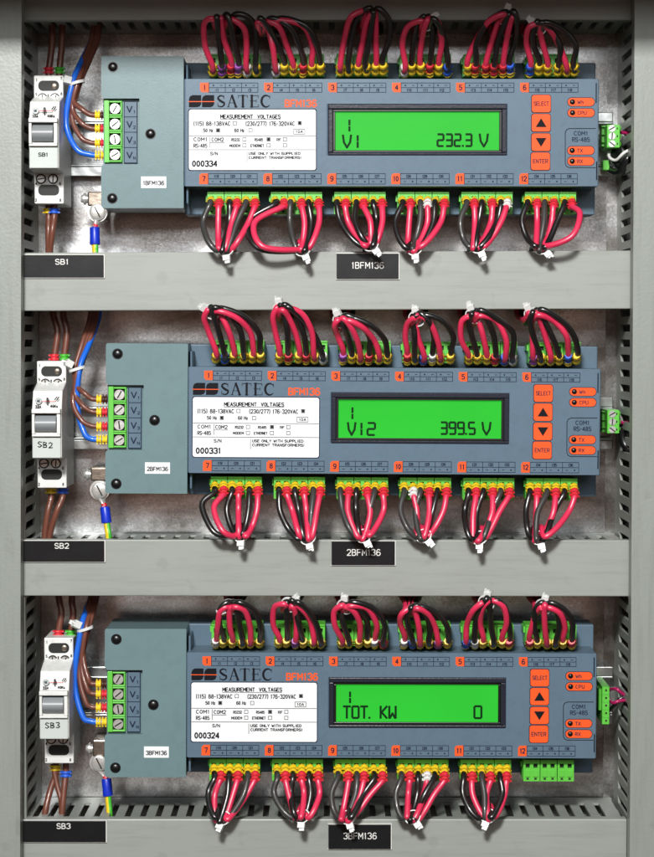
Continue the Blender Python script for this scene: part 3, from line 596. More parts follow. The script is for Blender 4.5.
# ------------------------------------------------------------------ breakers
def make_breaker():
    t=thing('circuit_breaker',P(51,425,.045),'x','circuit breaker','white circuit breakers beside the meters')
    SD=.045; MD=.0635
    x0=P(37,400,SD).x; x1=P(66.2,400,SD).x
    zt=P(0,361,SD).z; zb=P(0,488,SD).z; m0=P(0,391,MD).z; m1=P(0,459,MD).z
    prof=[(.014,zt),(SD,zt),(SD,m0+.004),(MD-.004,m0),(MD,m0-.0095),(MD,m1+.001),(MD-.001,m1),(SD,m1-.0005),(SD,zb),(.014,zb)]
    n=len(prof); vs=[(x0,-d,z) for d,z in prof]+[(x1,-d,z) for d,z in prof]
    g=MB(); g.add(vs,[tuple(range(n-1,-1,-1)),tuple(range(n,2*n))]+[(i,(i+1)%n,(i+1)%n+n,i+n) for i in range(n)],'breaker'); body=g.build('body',t,.0005)
    # bracket + toggle
    g=MB(); g.box(33.3,412.5,57.5,432,MD+.0004,MD-.002,'black',MD); g.build('toggle_recess',t)
    g=MB(); g.box(32.6,408.6,61.2,413.2,MD+.0042,MD,'breaker',MD); g.box(32.6,413.2,35.4,434.2,MD+.0030,MD,'breaker',MD); g.box(57.4,413.2,61.0,434.2,MD+.0030,MD,'breaker',MD); g.box(32.6,434.2,61,436.4,MD+.003,MD,'breaker',MD); g.build('toggle_guard',t,.0004)
    g=MB(); a=P(36.2,431.5,MD); b=P(56.8,415.5,MD)
    zz=[a.z+(b.z-a.z)*k/6 for k in range(7)]; dd=[MD+.0015+.0034*math.sin(math.pi*k/6)**.7 for k in range(7)]
    vs=[(a.x,-q,z) for q,z in zip(dd,zz)]+[(b.x,-q,z) for q,z in zip(dd,zz)]+[(a.x,-MD,a.z),(a.x,-MD,b.z),(b.x,-MD,a.z),(b.x,-MD,b.z)]
    g.add(vs,[(i,i+7,i+8,i+1) for i in range(6)],'toggle',True); g.add(vs,[(14,)+tuple(range(0,7))+(15,),(16,17)+tuple(range(13,6,-1)),(14,16,7,0),(15,6,13,17)],'toggle'); g.build('toggle',t)
    g=MB(); g.box(32.8,437.4,61,458,MD+.0012,MD,'clear',MD); lab=g.build('label_window',t,.0004)
    # terminals
    for y0,y1 in ((366.2,376.4),(469.2,479.8)):
        g=MB(); g.prism(rr(41.2,y0,62,y1,4.6,6),SD+.0001,SD-.0003,'hole',SD)
        if y0<400: g.dome(P(57,(y0+y1)/2,SD)+Vector((0,-.00005,0)),.0016,.0003,'bronze',12,3)
        g.build('cable_window',t)
    for (x,y) in ((45.4,383.6),(57.8,383.6),(44,463.4),(56,463.4)):
        g=MB(); c=P(x,y,SD); c.y=-SD; g.cyl(c+Vector((0,.0004,0)),(0,-1,0),.0026,.0005,'hole',20); g.cyl(c+Vector((0,-.0001,0)),(0,-1,0),.0019,.0006,'steel',18)
        a=random.random()*3; q=c+Vector((0,-.00072,0)); ux=Vector((math.cos(a),0,math.sin(a)))*.0018; nz=Vector((-math.sin(a),0,math.cos(a)))*.0003
        g.add([q-ux-nz,q+ux-nz,q+ux+nz,q-ux+nz],[(0,1,2,3)],'hole'); g.build('terminal_screw',t)
    g=MB()
    for s_,x,y in (('1',39.6,365.4),('7',64,364),('5',39.3,379.6),('8',64.2,379.2),('4',39,468),('6',63,468),('2',39,484.4),('8',63.2,484.4)): write(g,s_,x,y,1.6 if s_!='1' else .7,3,SD+.00008,'toggle' if 0 else 'ink',0,SD)
    g.box(50.6,379.6,51.8,390,SD+.0005,SD,'black',SD)
    d=MD+.00008; yz=401.2
    ay=lambda y:y+7.6
    g.prism(circ(38.6,401,3.3),d,d-.00005,'toggle',MD); g.prism(circ(38.6,401,2.7),d+.00003,d-.00003,'clear',MD); write(g,'GE',38.6,401,3.2,2.6,d+.00006,'navy',.02,MD)
    g.box(41.8,400.7,55.6,401.4,d,d-.00005,'mred',MD); g.box(47,397.6,48.2,405,d+.00003,d-.00005,'ink',MD); stroke(g,[(45.8,403.5),(46.8,398)],.5,d,'ink',MD); stroke(g,[(49.2,403.5),(48.6,398)],.5,d,'ink',MD)
    write(g,'32A',38.2,406.6,6.2,3,d,'ink',0,MD); write(g,'40Ka',54,406,7.6,3,d,'ink',0,MD); stroke(g,[(54.8,399.6),(57,396.9)],1.1,d,'ink',MD); stroke(g,[(57,399.8),(58.8,397)],1.1,d,'ink',MD)
    g.build('printed_lettering',body)
    return t
breaker=make_breaker()
breakers=[None,breaker,None]
for r in (0,2): breakers[r]=copy_tree(breaker)
BUL=[(34,75.2),(37,361),(44.3,638)]
BO=[P(*b,.045)-P(37,361,.045) for b in BUL]
HW={'S':[[(1,.1),(.3,0),(0,.25),(.5,.5),(1,.75),(.5,1),(0,.9)]],'B':[[(0,0),(0,1)],[(0,0),(.8,.15),(.7,.4),(0,.5)],[(0,.5),(.9,.65),(.8,.95),(0,1)]],
    '2':[[(0,.2),(.4,0),(.9,.2),(.8,.5),(0,1),(1,.95)]],'3':[[(0,.05),(.7,0),(.9,.25),(.4,.5),(1,.75),(.6,1),(0,.9)]]}
for r,t in enumerate(breakers):
    t['label']='white circuit breaker marked SB%d with grey toggle, left of the %s meter'%(r+1,('top','middle','bottom')[r])
    lw=[c for c in t.children if c.name.startswith('label_window')][0]; g=MB(); d=.0635+.00128
    if r==0: write(g,'SB1',46.5,444.6,9.5,4,d,'ink',.02,.0635)
    else:
        for k,ch in enumerate('SB'+str(r+1)):
            for pl in HW[ch]: stroke(g,[(38.4+5.4*k+3.6*a,441.6+(.4*k if r==1 else -.2*k)+5.4*b) for a,b in pl],.95,d,'ink',.0635)
    g.build('lettering',lw)
    t.location=ORG[breaker.name]+BO[r]
# ------------------------------------------------------------------ name plates
def plate(x0,y0,x1,y1,text,tx,ty,tw,th,label,rot=0):
    g=MB(); g.box(x0,y0,x1,y1,DF+.0016,DF+.0001,'plate_black',DF); o=g.build('name_plate',None,.0002); tag(o,label,'name plate','black engraved name plates')
    g=MB(); write(g,text,tx,ty,tw*.97,th*.93,DF+.00166,'mwhite',0,DF,.82); g.build('lettering',o)
    g=MB()
    for a in ((x0-.6,y0-.6,x1+.9,y0),(x0-.6,y1,x1+.9,y1+.7),(x1,y0,x1+.9,y1)): g.box(*a,DF+.0010,DF+.0001,'mwhite',DF)
    g.build('plate_edge',o)
plate(21.6,255,104,277.4,'SB1',62.4,261.8,13.5,6,'black name plate engraved SB1 at the left end of the upper duct')
plate(21.6,540.6,104.6,561.4,'SB2',62.2,545.6,14.5,6,'black name plate engraved SB2 at the left end of the middle duct')
plate(23,820.2,106,841.6,'SB3',64,825.6,14,6,'black name plate engraved SB3 at the left end of the bottom duct')
plate(336.6,253.6,398.6,278.8,'1BFM136',367.6,265.4,33,7,'black name plate engraved 1BFM136 under the top meter')
plate(331.6,541,394.8,564.8,'2BFM136',363.6,552.2,34.5,7,'black name plate engraved 2BFM136 under the middle meter')
plate(328.4,824,390.8,848.6,'3BFM136',360,835.4,34,7,'black name plate engraved 3BFM136 under the bottom meter')
# ------------------------------------------------------------------ wires
def cr(pts,n=7):
    q=[Vector(p) for p in pts]; q=[q[0]*2-q[1]]+q+[q[-1]*2-q[-2]]; out=[]
    for i in range(1,len(q)-2):
        for k in range(n):
            t=k/n; a,b,c,d=q[i-1],q[i],q[i+1],q[i+2]
            out.append(.5*((2*b)+(c-a)*t+(2*a-5*b+4*c-d)*t*t+(3*b-a-3*c+d)*t**3))
    out.append(q[-2]); return out
def wire(parent,pts,m,r=.00168,label=None,n=7):
    g=MB(); g.tube(cr(pts,n),r,m,10); o=g.build('wire',parent)
    if label: o['label']=label
    return o
def marker(parent,p,q,m,r=.0021):
    """notched plastic sleeve from p to q"""
    p=Vector(p); q=Vector(q); g=MB(); prof=[.85,1.05,1.05,.85,.85,1.05,1.05,.9]
    ts=[0,.08,.36,.42,.58,.64,.92,1]
    g.tube([p.lerp(q,t) for t in ts],r,m,8,prof,.9)
    ax=(q-p).normalized(); s=ax.cross(Vector((0,-1,0))).normalized()
    for e in (-1,1):
        for t in (.2,.8):
            c=p.lerp(q,t)+s*e*r*.95; h=(q-p).length*.13; a=ax*h; b=s*.0005; k=Vector((0,-1,0))*r*.55
            vs=[c-a-b-k,c+a-b-k,c+a+b-k,c-a+b-k,c-a-b+k,c+a-b+k,c+a+b+k,c-a+b+k]
            g.add(vs,[(0,3,2,1),(4,5,6,7),(0,1,5,4),(1,2,6,5),(2,3,7,6),(3,0,4,7)],m)
    return g.build('wire_marker',parent)
def cable_tie(parent,c,ax,R,ang,tail=.004,m='tie',head=.0022):
    """strap ring round the bundle with a square head"""
    c=Vector(c); ax=Vector(ax).normalized(); t=ax.cross(Vector((0,-1,0)))
    if t.length<.2: t=Vector((1,0,0))
    t.normalize(); u=ax.cross(t).normalized()
    n=26; vs=[]
    for k in range(n):
        a=2*math.pi*k/n; e=t*math.cos(a)*1.05+u*math.sin(a)*.9
        for (rr_,w) in ((R,-.8),(R+.0005,-.8),(R+.0005,.8),(R,.8)): vs.append(c+e*rr_+ax*w*.0009)
    g=MB(); g.add(vs,[(4*k+j,4*((k+1)%n)+j,4*((k+1)%n)+(j+1)%4,4*k+(j+1)%4) for k in range(n) for j in range(4)],m,False)
    d=Vector((math.cos(ang),-.35,math.sin(ang))).normalized(); s=d.cross(ax); 
    if s.length<.1: s=Vector((1,0,0))
    s.normalize(); w=s.cross(d).normalized(); o=c+d*(R*.9)
    def bx(o,L,a,b):
        vs=[o+s*i*a+w*j*b+d*k for k in (0,L) for i,j in ((-1,-1),(1,-1),(1,1),(-1,1))]
        g.add(vs,[(3,2,1,0),(4,5,6,7),(0,1,5,4),(1,2,6,5),(2,3,7,6),(3,0,4,7)],m)
    bx(o,head*1.25,head*.8,head*.6); bx(o+d*head*1.25,tail,head*.45,.0004)
    bx(o+s*head*.5+d*.0004,head*1.7,.0005,head*.35)
    return g.build('cable_tie',parent)
ROWN=('top','middle','bottom')
rnd=random.Random(11)
def wpx(x,y,d,r):                                # middle-meter pixel at depth d -> world point in row r
    return to_row(P(x,y,d),r)
YB=[20,309.8,596.2]; YT=[251.5,540,819.5]
def upper_bundle(r,k,T,apex=0,tie=True,tang=2.2,fan=None,cols=None,marks=None,spread=1.0,lean=.34):
    cols=cols or 'rbrbrb'; marks=marks or [rnd.choice(['yellow']*16+['mred']*5+['mwhite']*4+['mblue']*2+['mpurple']) for _ in range(6)]
    base=wpx(UPX[k]+26,356,.05,r)
    t=thing('wire_bundle',base,'six red and black wires tied together above number %d on the %s meter'%(k+1,ROWN[r]),'wire bundle','red and black wire bundles')
    TX,TY=T
    tp=P(TX,TY,.075)
    for i in range(6):
        x=UPX[k]+4+8.7*i; jx=rnd.uniform(-1.1,1.1); jy=rnd.uniform(-2.2,1.8)
        s=wpx(x+jx,357.5+jy,.051,r); s1=wpx(x+jx,358.5+jy,.057,r); s2=wpx(x+jx+rnd.uniform(-1.3,1.3),352+jy*1.6,.0625,r)
        off=(i-2.5)
        # arch towards the tie
        Q=P(TX+off*(1.9 if spread==1 else 1.5*spread)+rnd.uniform(-1.3,1.3),TY+rnd.uniform(-1.5,2),0.0745+rnd.uniform(-.0018,.002)); 
        hz=s2.z; dz=Q.z-hz; dx=Q.x-s2.x
        bul=.0022*(1 if off>0 else -1)*(abs(off)/2.5)
        jb=rnd.uniform(-.0022,.0022); b1=Vector((s2.x+dx*lean*.62+bul*.8+jb, -.0675+rnd.uniform(-.002,.0015), hz+dz*rnd.uniform(.36,.50)))
        b2=Vector((s2.x+dx*lean*1.75+bul+jb, -.0725+rnd.uniform(-.002,.0018), hz+dz*rnd.uniform(.78,.92)+.0008*apex))
        q=Vector((Q.x,Q.y,Q.z+.0006*apex+(.0014 if i%2 else 0)))
        bz=P(0,YB[r],.06).z
        sg=-1 if i<3 else 1
        e1=Vector((tp.x-.002+off*.0009,-.066,min(Q.z-.004,bz-.003))); e2=Vector((tp.x-.001+off*.0009,-.052,bz-.005)); e3=Vector((tp.x+off*.002,-.033,bz-.002)); e4=Vector((tp.x+off*.002,-.030,bz+.010))
        c={'r':'wred','b':'wblack','g':'wgrey'}[cols[i]]
        wire(t,[s,s1,s2,b1,b2,q,e1,e2,e3,e4],c,.00149 if c=='wred' else .00149)
        a1=wpx(x+jx,359.5,.0545,r); marker(t,wpx(x+jx,361.5+jy*.3,.0525,r),wpx(x+jx,354.8+jy*.3,.0605,r),marks[i])
        if marks[i]!='yellow': marker(t,wpx(x+jx+rnd.uniform(-.5,.5),362.5,.0515,r),wpx(x+jx,359,.0555,r),'yellow',.0020)
    if tie:
        cable_tie(t,tp+Vector((-.001,.0035,-.0008)),(.25,1,.35),.0036,tang,rnd.uniform(.0005,.0022))
def lower_bundle(r,k,T,bow=1.0,cols='bgbgbg',tang=-1.3,tie=True,loop=None,starts=None,lead=0.0):
    cols=['g' if i%2==0 else 'r' for i in range(6)]
    base=wpx(LPX[k]+26,486,.05,r)
    t=thing('wire_bundle',base,'six red and black wires tied together below number %d on the %s meter'%(k+7,ROWN[r]),'wire bundle','red and black wire bundles')
    TX,TY=T; tp=P(TX,TY,.0735)
    for i in range(6):
        x=LPX[k]+4+8.6*i; jx=rnd.uniform(-1.2,1.2); red=cols[i]=='r'
        s=wpx(x+jx,487,.051,r); s1=wpx(x+jx,489.2,.058,r); s2=wpx(x+jx*1.5,495 if red else 493,.0635,r)
        off=i-2.5; Q=P(TX+off*2.5+rnd.uniform(-1.6,1.6),TY-.9*abs(off)+rnd.uniform(-2,1.5),.0722+rnd.uniform(-.0018,.0022)); dz=Q.z-s2.z; dx=Q.x-s2.x
        bul=-.0040*bow if i==0 else (.0010*(off/2.5)*bow)
        if i==2: bul-=.0010*bow
        jb=rnd.uniform(-.0022,.0022); b1=Vector((s2.x+dx*.31+bul+jb,-.0660+rnd.uniform(-.0022,.0016),s2.z+dz*.38))
        b2=Vector((s2.x+dx*.70+bul*.8+jb*.6,-.0700+rnd.uniform(-.0022,.0018),s2.z+dz*.78))
        if loop and i in loop:
            b1,b2=[P(*q) for q in loop[i]]
        tz=P(0,YT[r],.06).z
        e1=Vector((tp.x+.0005+off*.0008,-.066,max(Q.z+.004,tz+.002))); e2=Vector((tp.x+.001+off*.0008,-.054,tz+.0045)); e3=Vector((tp.x+.001+off*.0009,-.040,tz+.001)); e4=Vector((tp.x+.001+off*.0009,-.037,tz-.012))
        wire(t,[s,s1,s2,b1,b2,Q,e1,e2,e3,e4],'wred' if red else ('wgrey' if rnd.random()<.35 else 'wblack'),.00152 if red else .0015)
        marker(t,wpx(x+jx*.5,485.0,.0510,r),wpx(x+jx,489.4,.0585,r),'yellow',.0017+rnd.uniform(0,.0005))
        if red: marker(t,wpx(x+jx,489.6,.0592,r),wpx(x+jx*1.3,495.6,.0645,r),'mred' if rnd.random()<.95 else 'mwhite',.0022)
    if tie: cable_tie(t,tp+Vector((.001,.0025,.0012)),(.2,1,-.35),.0034,tang,rnd.uniform(.0005,.0022))
UT=[[(224,17),(268,20),(372,12),(428,20),(508,15),(541,24)],
    [(213,310),(283,308),(343,319),(419,317),(476,314),(535,313)],
    [(232,606),(291,604),(347,606),(414,608),(489,602),(546,606)]]
for k,a in enumerate([dict(tie=False,lean=.2,spread=3.2,apex=-1),dict(tie=False,spread=3,lean=.25),dict(tie=False,lean=.25,tang=1.2),dict(tang=.6),dict(tang=1.3),dict(tang=2.4)]): upper_bundle(0,k,UT[0][k],**a)
for k,a in enumerate([dict(tang=2.6),dict(tang=1.8),dict(tang=2.0),dict(tang=1.7),dict(tang=1.9),dict(tang=2.1)]): upper_bundle(1,k,UT[1][k],**a)
for k,a in enumerate([dict(tang=3.5,lean=.3),dict(tang=.8),dict(tang=1.6),dict(tie=False),dict(tang=1.5),dict(tang=1.4)]): upper_bundle(2,k,UT[2][k],**a)
LT=[[(224,252),(301,252),(369,247),(413,251),(477,249),(541,250)],
    [(239,538),(306,541),(362,539),(422,539),(478,541),(538,541)],
    [(221,822),(300,820),(346,821),(411,821),(487,820)]]
LOOP8={1:[(255,222,.070),(262,246,.078)],0:[(248,222,.066),(258,248,.074)]}
LOOP12={5:[(580,214,.072),(572,236,.078)]}
for k in range(6):
    lower_bundle(0,k,LT[0][k],bow=1.0,tang=-1.5+.3*(k%3),loop=LOOP8 if k==1 else (LOOP12 if k==5 else None))
    lower_bundle(1,k,LT[1][k],bow=2.2 if k==0 else .8,tang=-1.6+.25*(k%4),loop={0:[(202,505,.067),(214,532,.074)],1:[(214,508,.069),(222,530,.076)]} if k==0 else None)
for k in range(5): lower_bundle(2,k,LT[2][k],bow=.8,tang=-2.0+.35*(k%4))
# voltage wires
def voltage_bundle(r,top,tiep,ys,blue_left,xm,desc,lows):
    t=thing('wire_bundle',P(tiep[0],tiep[1],.04),desc,'wire bundle','brown and blue voltage wires')
    seq=['wbrown','wbrown','wbrown','wblue']; marks=['mbrown','mred','mred','yellow']
    for i in range(4):
        y=ys[i]; bl=i==3
        w=[-2.6,1.2,4.2,-5.0 if blue_left else 3.2][i]
        tx=top[0]+[0,3.5,6,0 if blue_left else 8.5][i]
        tie=P(tiep[0]+w*.8,tiep[1],.040+(.003 if i%2 else 0))
        lowx=lows[i]
        pts=[P(tx+2,top[1]-30,.022 if bl else .03),P(tx,top[1],.024 if bl else .030),P((tx+tiep[0]+w)/2,(top[1]+tiep[1])/2,.036),tie,P(lowx,tiep[1]+(y-tiep[1])*.55,.043),P(lowx+(xm-lowx)*.36,y-6.5,.046),P(xm-5,y-.6,.046),P(xm+3,y,.046),P(xm+14,y,.044)]
        wire(t,pts,seq[i],.00135 if not bl else .0015)
        marker(t,P(xm,y,.046),P(xm+5.2,y,.046),'yellow',.0020); marker(t,P(xm+5.8,y,.046),P(xm+11,y,.046),marks[i],.0020)
    cable_tie(t,P(tiep[0],tiep[1],.042),(-.3,0,1),.0036,2.6 if r else 2.9,.0006,head=.0030)
voltage_bundle(0,(92,38),(76.5,83),[115,128.4,142.8,155],True,95,'three brown wires and one blue wire running into the terminals of the top meter',[73.5,72.5,72,66])
voltage_bundle(1,(90,318),(77,369),[399.2,412,426.4,439.4],False,96.5,'three brown wires and one blue wire running into the terminals of the middle meter',[77,75,73,77.5])
voltage_bundle(2,(91,596),(85,629),[684,694,707.5,722],True,96,'three brown wires and one blue wire running into the terminals of the bottom meter',[83.5,81.5,79.5,74.5])
# breaker wires
def one_wire(pts,m,label,cat,group,mk=None,mm=None,r=.0017):
    t=thing('wire',P(*pts[0]),label,cat,group); wire(t,[P(*p) for p in pts],m,r)
    if mk: marker(t,P(*mk[0]),P(*mk[1]),mm,.0025)
for r,(a,b) in enumerate((((49,75),(59.5,75)),((54.5,362),(64.5,362)),((58.5,638),(71,638)))):
    dt=[2,-2,0][r]; bt=YB[r]
    g='brown wires above the breakers'
    m='wbrown'
    one_wire([(a[0]+dt-1,bt-10,.03),(a[0]+dt+1,bt+6,.031),(a[0]+3,a[1]-30 if r<2 else a[1]-24,.032),(a[0],a[1]-6,.033),(a[0],a[1]+4,.033)],m,'brown wire with red marker entering the top of breaker SB%d'%(r+1),'wire',g,((a[0],a[1]-8,.033),(a[0],a[1]-1.5,.033)),'mred')
    one_wire([(b[0]+dt+2,bt-10,.03),(b[0]+dt+1,bt+6,.031),(b[0]+2.4,b[1]-30 if r<2 else b[1]-24,.032),(b[0],b[1]-6,.033),(b[0],b[1]+4,.033)],m,'brown wire with green marker entering the top of breaker SB%d'%(r+1),'wire',g,((b[0],b[1]-8,.033),(b[0],b[1]-1.5,.033)),'mgreen')
g='brown wires below the breakers'
for r,(x1,x2,y,e1,e2) in enumerate(((48.5,54.5,207,(48.5,256),(50,256)),(51,63,487,(45,536),(50.5,536)),(55.5,66,764,(45,817),(62,817)))):
    rr0=[.035,.035,.040][r]
    one_wire([(x1,y-4,.034),(x1+.3,y+10,.034),((x1+e1[0])/2,(y+e1[1])/2,.036),(e1[0],e1[1]-4,rr0),(e1[0]-1,e1[1]+12,rr0-.003)],'wbrown','brown wire with yellow marker leaving the bottom of breaker SB%d'%(r+1),'wire',g,((x1,y+1,.034),(x1,y+6.5,.034)),'yellow',.0016)
    one_wire([(x2,y-4,.036),(x2-.3,y+10,.036),((x2+e2[0])/2,(y+e2[1])/2,.038),(e2[0],e2[1]-4,rr0),(e2[0]-1,e2[1]+12,rr0-.003)],'wbrown','brown wire with blue marker leaving the bottom of breaker SB%d'%(r+1),'wire',g,((x2,y+1 if r<2 else y+7,.036),(x2,y+6.5 if r<2 else y+13,.036)),'mblue',.0016)
one_wire([(53,764,.034),(57,785,.036),(61,800,.038),(61.5,814,.040),(61,828,.036)],'wbrown','third thinner brown wire crossing under breaker SB3','wire',g,r=.0014)
# earth clamps
for r,(bx0,by0,bx1,by1,sx,sy,lx,ly0,ly1,wx,wy) in enumerate(((87.5,191.5,104,206,97.5,211.8,94.6,227.5,244.5,95.4,254),(90.5,467.5,107,481,99.6,490.2,104.8,507,523,108.6,536),(92.5,740,107.5,757,99.2,763.2,106.4,779,796,109.6,815))):
    t=thing('earth_clamp',P(sx,sy,.02),'metal earth clamp with big slotted screw at the lower left corner of the %s meter'%ROWN[r],'clamp','earth clamps beside the meters')
    g=MB(); g.box(bx0,by0,bx1,by1,.034,.012,'bronze'); g.box(sx-6.6,sy-1,sx+7.5,sy+8.5,.030,.012,'bronze'); g.build('bracket',t,.0008)
    g=MB(); c=P(bx0-1.5,(by0+by1)/2,.026); g.cyl(c,(-1,0,0),.0030,.0012,'steel',20); g.cyl(c+Vector((-.0012,0,0)),(-1,0,0),.0022,.0013,'steel',18,.0018); g.cyl(c+Vector((.0016,0,0)),(-1,0,0),.0022,.0018,'steel'); g.build('side_screw',t)
    g=MB(); c=P(sx,sy,.034); g.cyl(c+Vector((0,.002,0)),(0,-1,0),.0051,.0012,'steel',28); g.cyl(c+Vector((0,.0008,0)),(0,-1,0),.0042,.0016,'steel',28); g.dome(c+Vector((0,-.0008,0)),.0041,.0006,'steel',28,5)
    a=-1.1; q=c+Vector((0,-.00145,0)); ux=Vector((math.cos(a),0,math.sin(a)))*.0031; nz=Vector((-math.sin(a),0,math.cos(a)))*.00035
    g.add([q-ux-nz,q+ux-nz,q+ux+nz,q-ux+nz],[(0,1,2,3)],'hole'); g.build('slotted_screw',t)
    w=thing('earth_wire',P(lx,ly0,.034),'yellow and green earth wire with blue crimp below the %s earth clamp'%ROWN[r],'wire','earth wires with blue crimps')
    g=MB(); A=P(sx+1.5,sy+6,.0325); B=P(lx,ly0,.034)
    g.tube([A,A.lerp(B,.4),A.lerp(B,.75),B],.0026,'steel',10,[1.1,.8,.5,.6],.5); g.tube([A.lerp(B,.7),B],.0014,'mred',8); g.build('lug',w)
    g=MB(); C=P((lx+wx)/2,ly1,.035); g.tube([B,B.lerp(C,.06),B.lerp(C,.5),B.lerp(C,.94),C],.0026,'sleeve',14,[.92,1,1,1.04,.98]); g.build('crimp_sleeve',w)
    C2=B.lerp(C,.9); E=P(wx,wy,.036); F=P(wx+.5,wy+14,.033)
    pp=cr([C2,C2.lerp(E,.5),E,F],6); g=MB(); g.tube(pp,.0016,'yellow',10); g.build('wire',w)
    g=MB(); g.tube([p+Vector((.00055,-.00055,0)) for p in pp],.00115,'mgreen',8); g.build('green_stripe',w)
# communication connectors on the right
def com_plug(r,x0,y0,x1,y1,n,screws):
    t=thing('terminal_plug',P((x0+x1)/2,(y0+y1)/2,.03),'small green %s plug at the right end of the %s meter'%('three screw' if screws else 'slim side-on',ROWN[r]),'terminal plug','green communication plugs')
    g=MB(); h=(y1-y0)/n
    if screws:
        g.box(x0,y0+1,x0+6,y1-1,.024,.014,'green'); g.box(x0+5.5,y0,x1,y1,.036,.014,'green')
        for k in range(n): g.box(x0,y0+h*k+.8,x0+5.5,y0+h*k+2.6,.026,.024,'green')
        for k in range(n): g.box(x1,y0+h*k+1.5,x1+1.2,y0+h*(k+1)-1.5,.032,.016,'green'); g.box(x1-3.4,y0+h*k+2.6,x1-1.8,y0+h*(k+1)-2.6,.0361,.0355,'hole',.036)
    else:
        g.box(x0-1,y0+3,x0+2.5,y1-14,.040,.014,'green'); g.box(x0+2.5,y0,x1,y1,.044,.014,'green')
        for k in range(n): g.box(x0+5.6,y0+h*k+3,x0+7.4,y0+h*(k+1)-2.6,.0442,.0436,'hole',.044)
        for k in range(n): g.box(x0+2.6,y0+h*k,x1,y0+h*k+.5,.0443,.0438,'mgreen',.044)
    g.build('body',t,.0003)
    if screws:
        for k in range(n):
            g=MB(); c=P(x0+10.5,y0+h*(k+.5),.036); g.cyl(c,(0,-1,0),.0018,.0005,'steel',18); q=c+Vector((0,-.00055,0)); a=.5+k; ux=Vector((math.cos(a),0,math.sin(a)))*.0017; nz=Vector((-math.sin(a),0,math.cos(a)))*.0003
            g.add([q-ux-nz,q+ux-nz,q+ux+nz,q-ux+nz],[(0,1,2,3)],'hole'); g.build('screw',t)
com_plug(0,601.5,124.5,620,147.5,3,True); com_plug(1,601.8,410,619.4,433.5,3,True); com_plug(2,599.6,686.5,609.4,724.5,5,False)
g='communication wires at the right side duct'
t=MB(); t.box(603,160,609.5,170,.024,.014,'green'); o=t.build('terminal_socket',None,.0004); tag(o,'small empty green socket below the three screw plug of the top meter','socket')
one_wire([(617,131,.024),(623,132.5,.026),(630,133,.030),(640,134,.030)],'wmag','short magenta wire from the green plug beside the top meter','wire',g,r=.0009)
one_wire([(612,146,.024),(609,156,.030),(616,160,.036),(625,152,.040),(640,146,.034)],'mwhite','white wire curling under the green plug beside the top meter','wire',g,r=.0008)
one_wire([(615,146,.022),(614,158,.030),(621,166,.034),(628,158,.038),(640,152,.034)],'wblack','thick black wire curling under the green plug beside the top meter','wire',g,r=.0019)
one_wire([(608,168,.020),(616,172,.028),(624,168,.034),(640,158,.034)],'wblack','lower black wire entering the right duct beside the top meter','wire',g,r=.0017)
one_wire([(618,421,.024),(624,423,.030),(631,422,.032),(642,424,.032)],'wmag','magenta wire from the green plug beside the middle meter','wire',g,r=.0009)
one_wire([(618,427,.024),(622,434,.032),(626,446,.036),(640,452,.036)],'wblack','black wire hanging down from the green plug beside the middle meter','wire',g,r=.0019)
one_wire([(608,690,.030),(616,689,.040),(623,694,.040),(640,704,.036)],'wmag','upper magenta wire from the slim plug beside the bottom meter','wire',g,r=.0009)
one_wire([(608,698,.030),(613,703,.040),(620,701,.042),(640,699,.036)],'wmag','lower magenta wire from the slim plug beside the bottom meter','wire',g,r=.0009)
one_wire([(608,712,.030),(614,706,.038),(622,698,.040),(640,694,.036)],'wblack','thin black wire from the slim plug beside the bottom meter','wire',g,r=.0010)
# wires lying inside the ducts
g='red wires lying inside the bottom duct'
for k,(y,d) in enumerate(((822,.046),(829,.034),(824,.022))):
    pts=[(24+i*60,y+((i*7+k*5)%4-1.5),d+.002*((i+k)%3-1)) for i in range(11)]
    z=[P(*p) for p in pts]; zt=P(0,819.5,.06).z
    for p in z: p.z=min(p.z,zt-.0048)
    t=thing('wire',z[0],'long red wire seen through the slots of the bottom duct','wire',g); wire(t,z,'wred',.0017)
t=thing('wire',P(628,600,.03),'red wire running down inside the right duct beside the bottom meter','wire'); zx=P(634.5,400,DF).x+.006
wire(t,[Vector((zx+.002*math.sin(i),-.048+.004*math.cos(i*1.3),P(0,600+i*30,.045).z)) for i in range(9)],'mred',.0024)
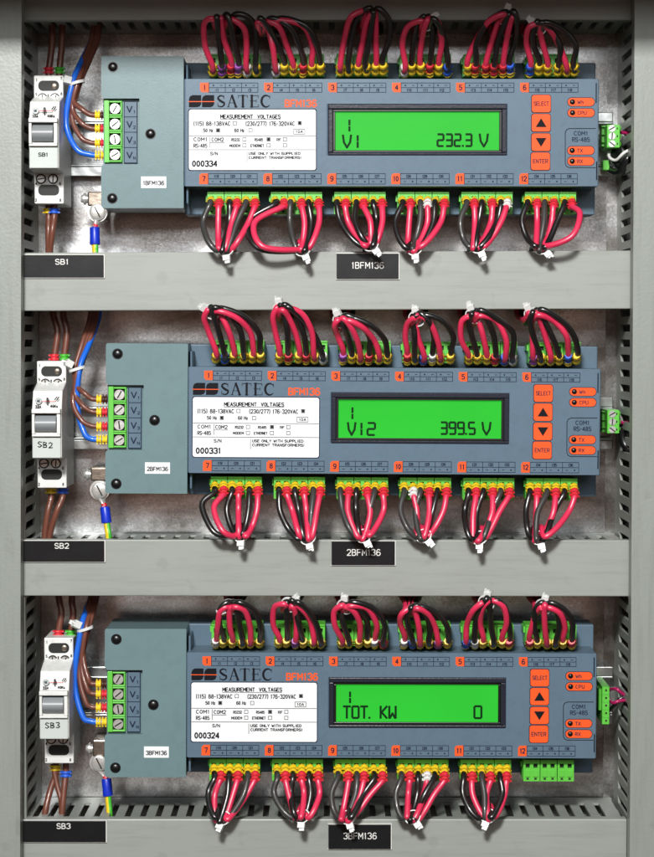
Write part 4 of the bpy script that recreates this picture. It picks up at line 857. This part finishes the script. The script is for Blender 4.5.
# ------------------------------------------------------------------ camera
cam=bpy.data.cameras.new('camera'); co=bpy.data.objects.new('camera',cam); COL.objects.link(co); S.camera=co
cam.sensor_fit='HORIZONTAL'; cam.sensor_width=36; cam.lens=FPX/654*36; cam.clip_start=.05; cam.clip_end=50
co.location=(0,-D,0); co.rotation_euler=(math.pi/2-TH,0,0)
# ------------------------------------------------------------------ light
W=bpy.data.worlds.new('World'); S.world=W; W.use_nodes=True; N=W.node_tree.nodes; L=W.node_tree.links
tc=N.new('ShaderNodeTexCoord'); sp=N.new('ShaderNodeSeparateXYZ'); L.new(tc.outputs['Generated'],sp.inputs[0])
mr=N.new('ShaderNodeMapRange'); mr.inputs['From Min'].default_value=-.5; mr.inputs['From Max'].default_value=.5; L.new(sp.outputs['Z'],mr.inputs['Value'])
rp=N.new('ShaderNodeValToRGB'); L.new(mr.outputs['Result'],rp.inputs['Fac']); e=rp.color_ramp.elements
e[0].position=.0; e[0].color=(.22,.22,.21,1); e[1].position=1; e[1].color=(.30,.32,.34,1)
for p_,c_ in ((.24,(.30,.29,.28,1)),(.30,(.20,.15,.13,1)),(.40,(1.7,.88,.60,1)),(.49,(1.15,.68,.50,1)),(.58,(.42,.43,.45,1)),(.72,(.30,.31,.33,1))):
    n=e.new(p_); n.color=c_
L.new(rp.outputs['Color'],N['Background'].inputs['Color']); N['Background'].inputs['Strength'].default_value=.29
def area(name,loc,target,sx,sy,power,col=(1,1,1)):
    l=bpy.data.lights.new(name,'AREA'); l.shape='RECTANGLE'; l.size=sx; l.size_y=sy; l.energy=power; l.color=col
    o=bpy.data.objects.new(name,l); COL.objects.link(o); o.location=loc; o.rotation_euler=(Vector(target)-Vector(loc)).to_track_quat('-Z','Y').to_euler()
area('key_lamp',(-.16,-1.45,.66),(0,0,-.03),.20,.16,33,(1,.985,.96))
area('fill_lamp',(0,-1.6,.42),(0,0,-.05),1.5,.30,5.6,(.96,.98,1))
S.view_settings.view_transform='Standard'; S.view_settings.look='None'; S.view_settings.exposure=0; S.view_settings.gamma=1
S.render.engine='CYCLES'
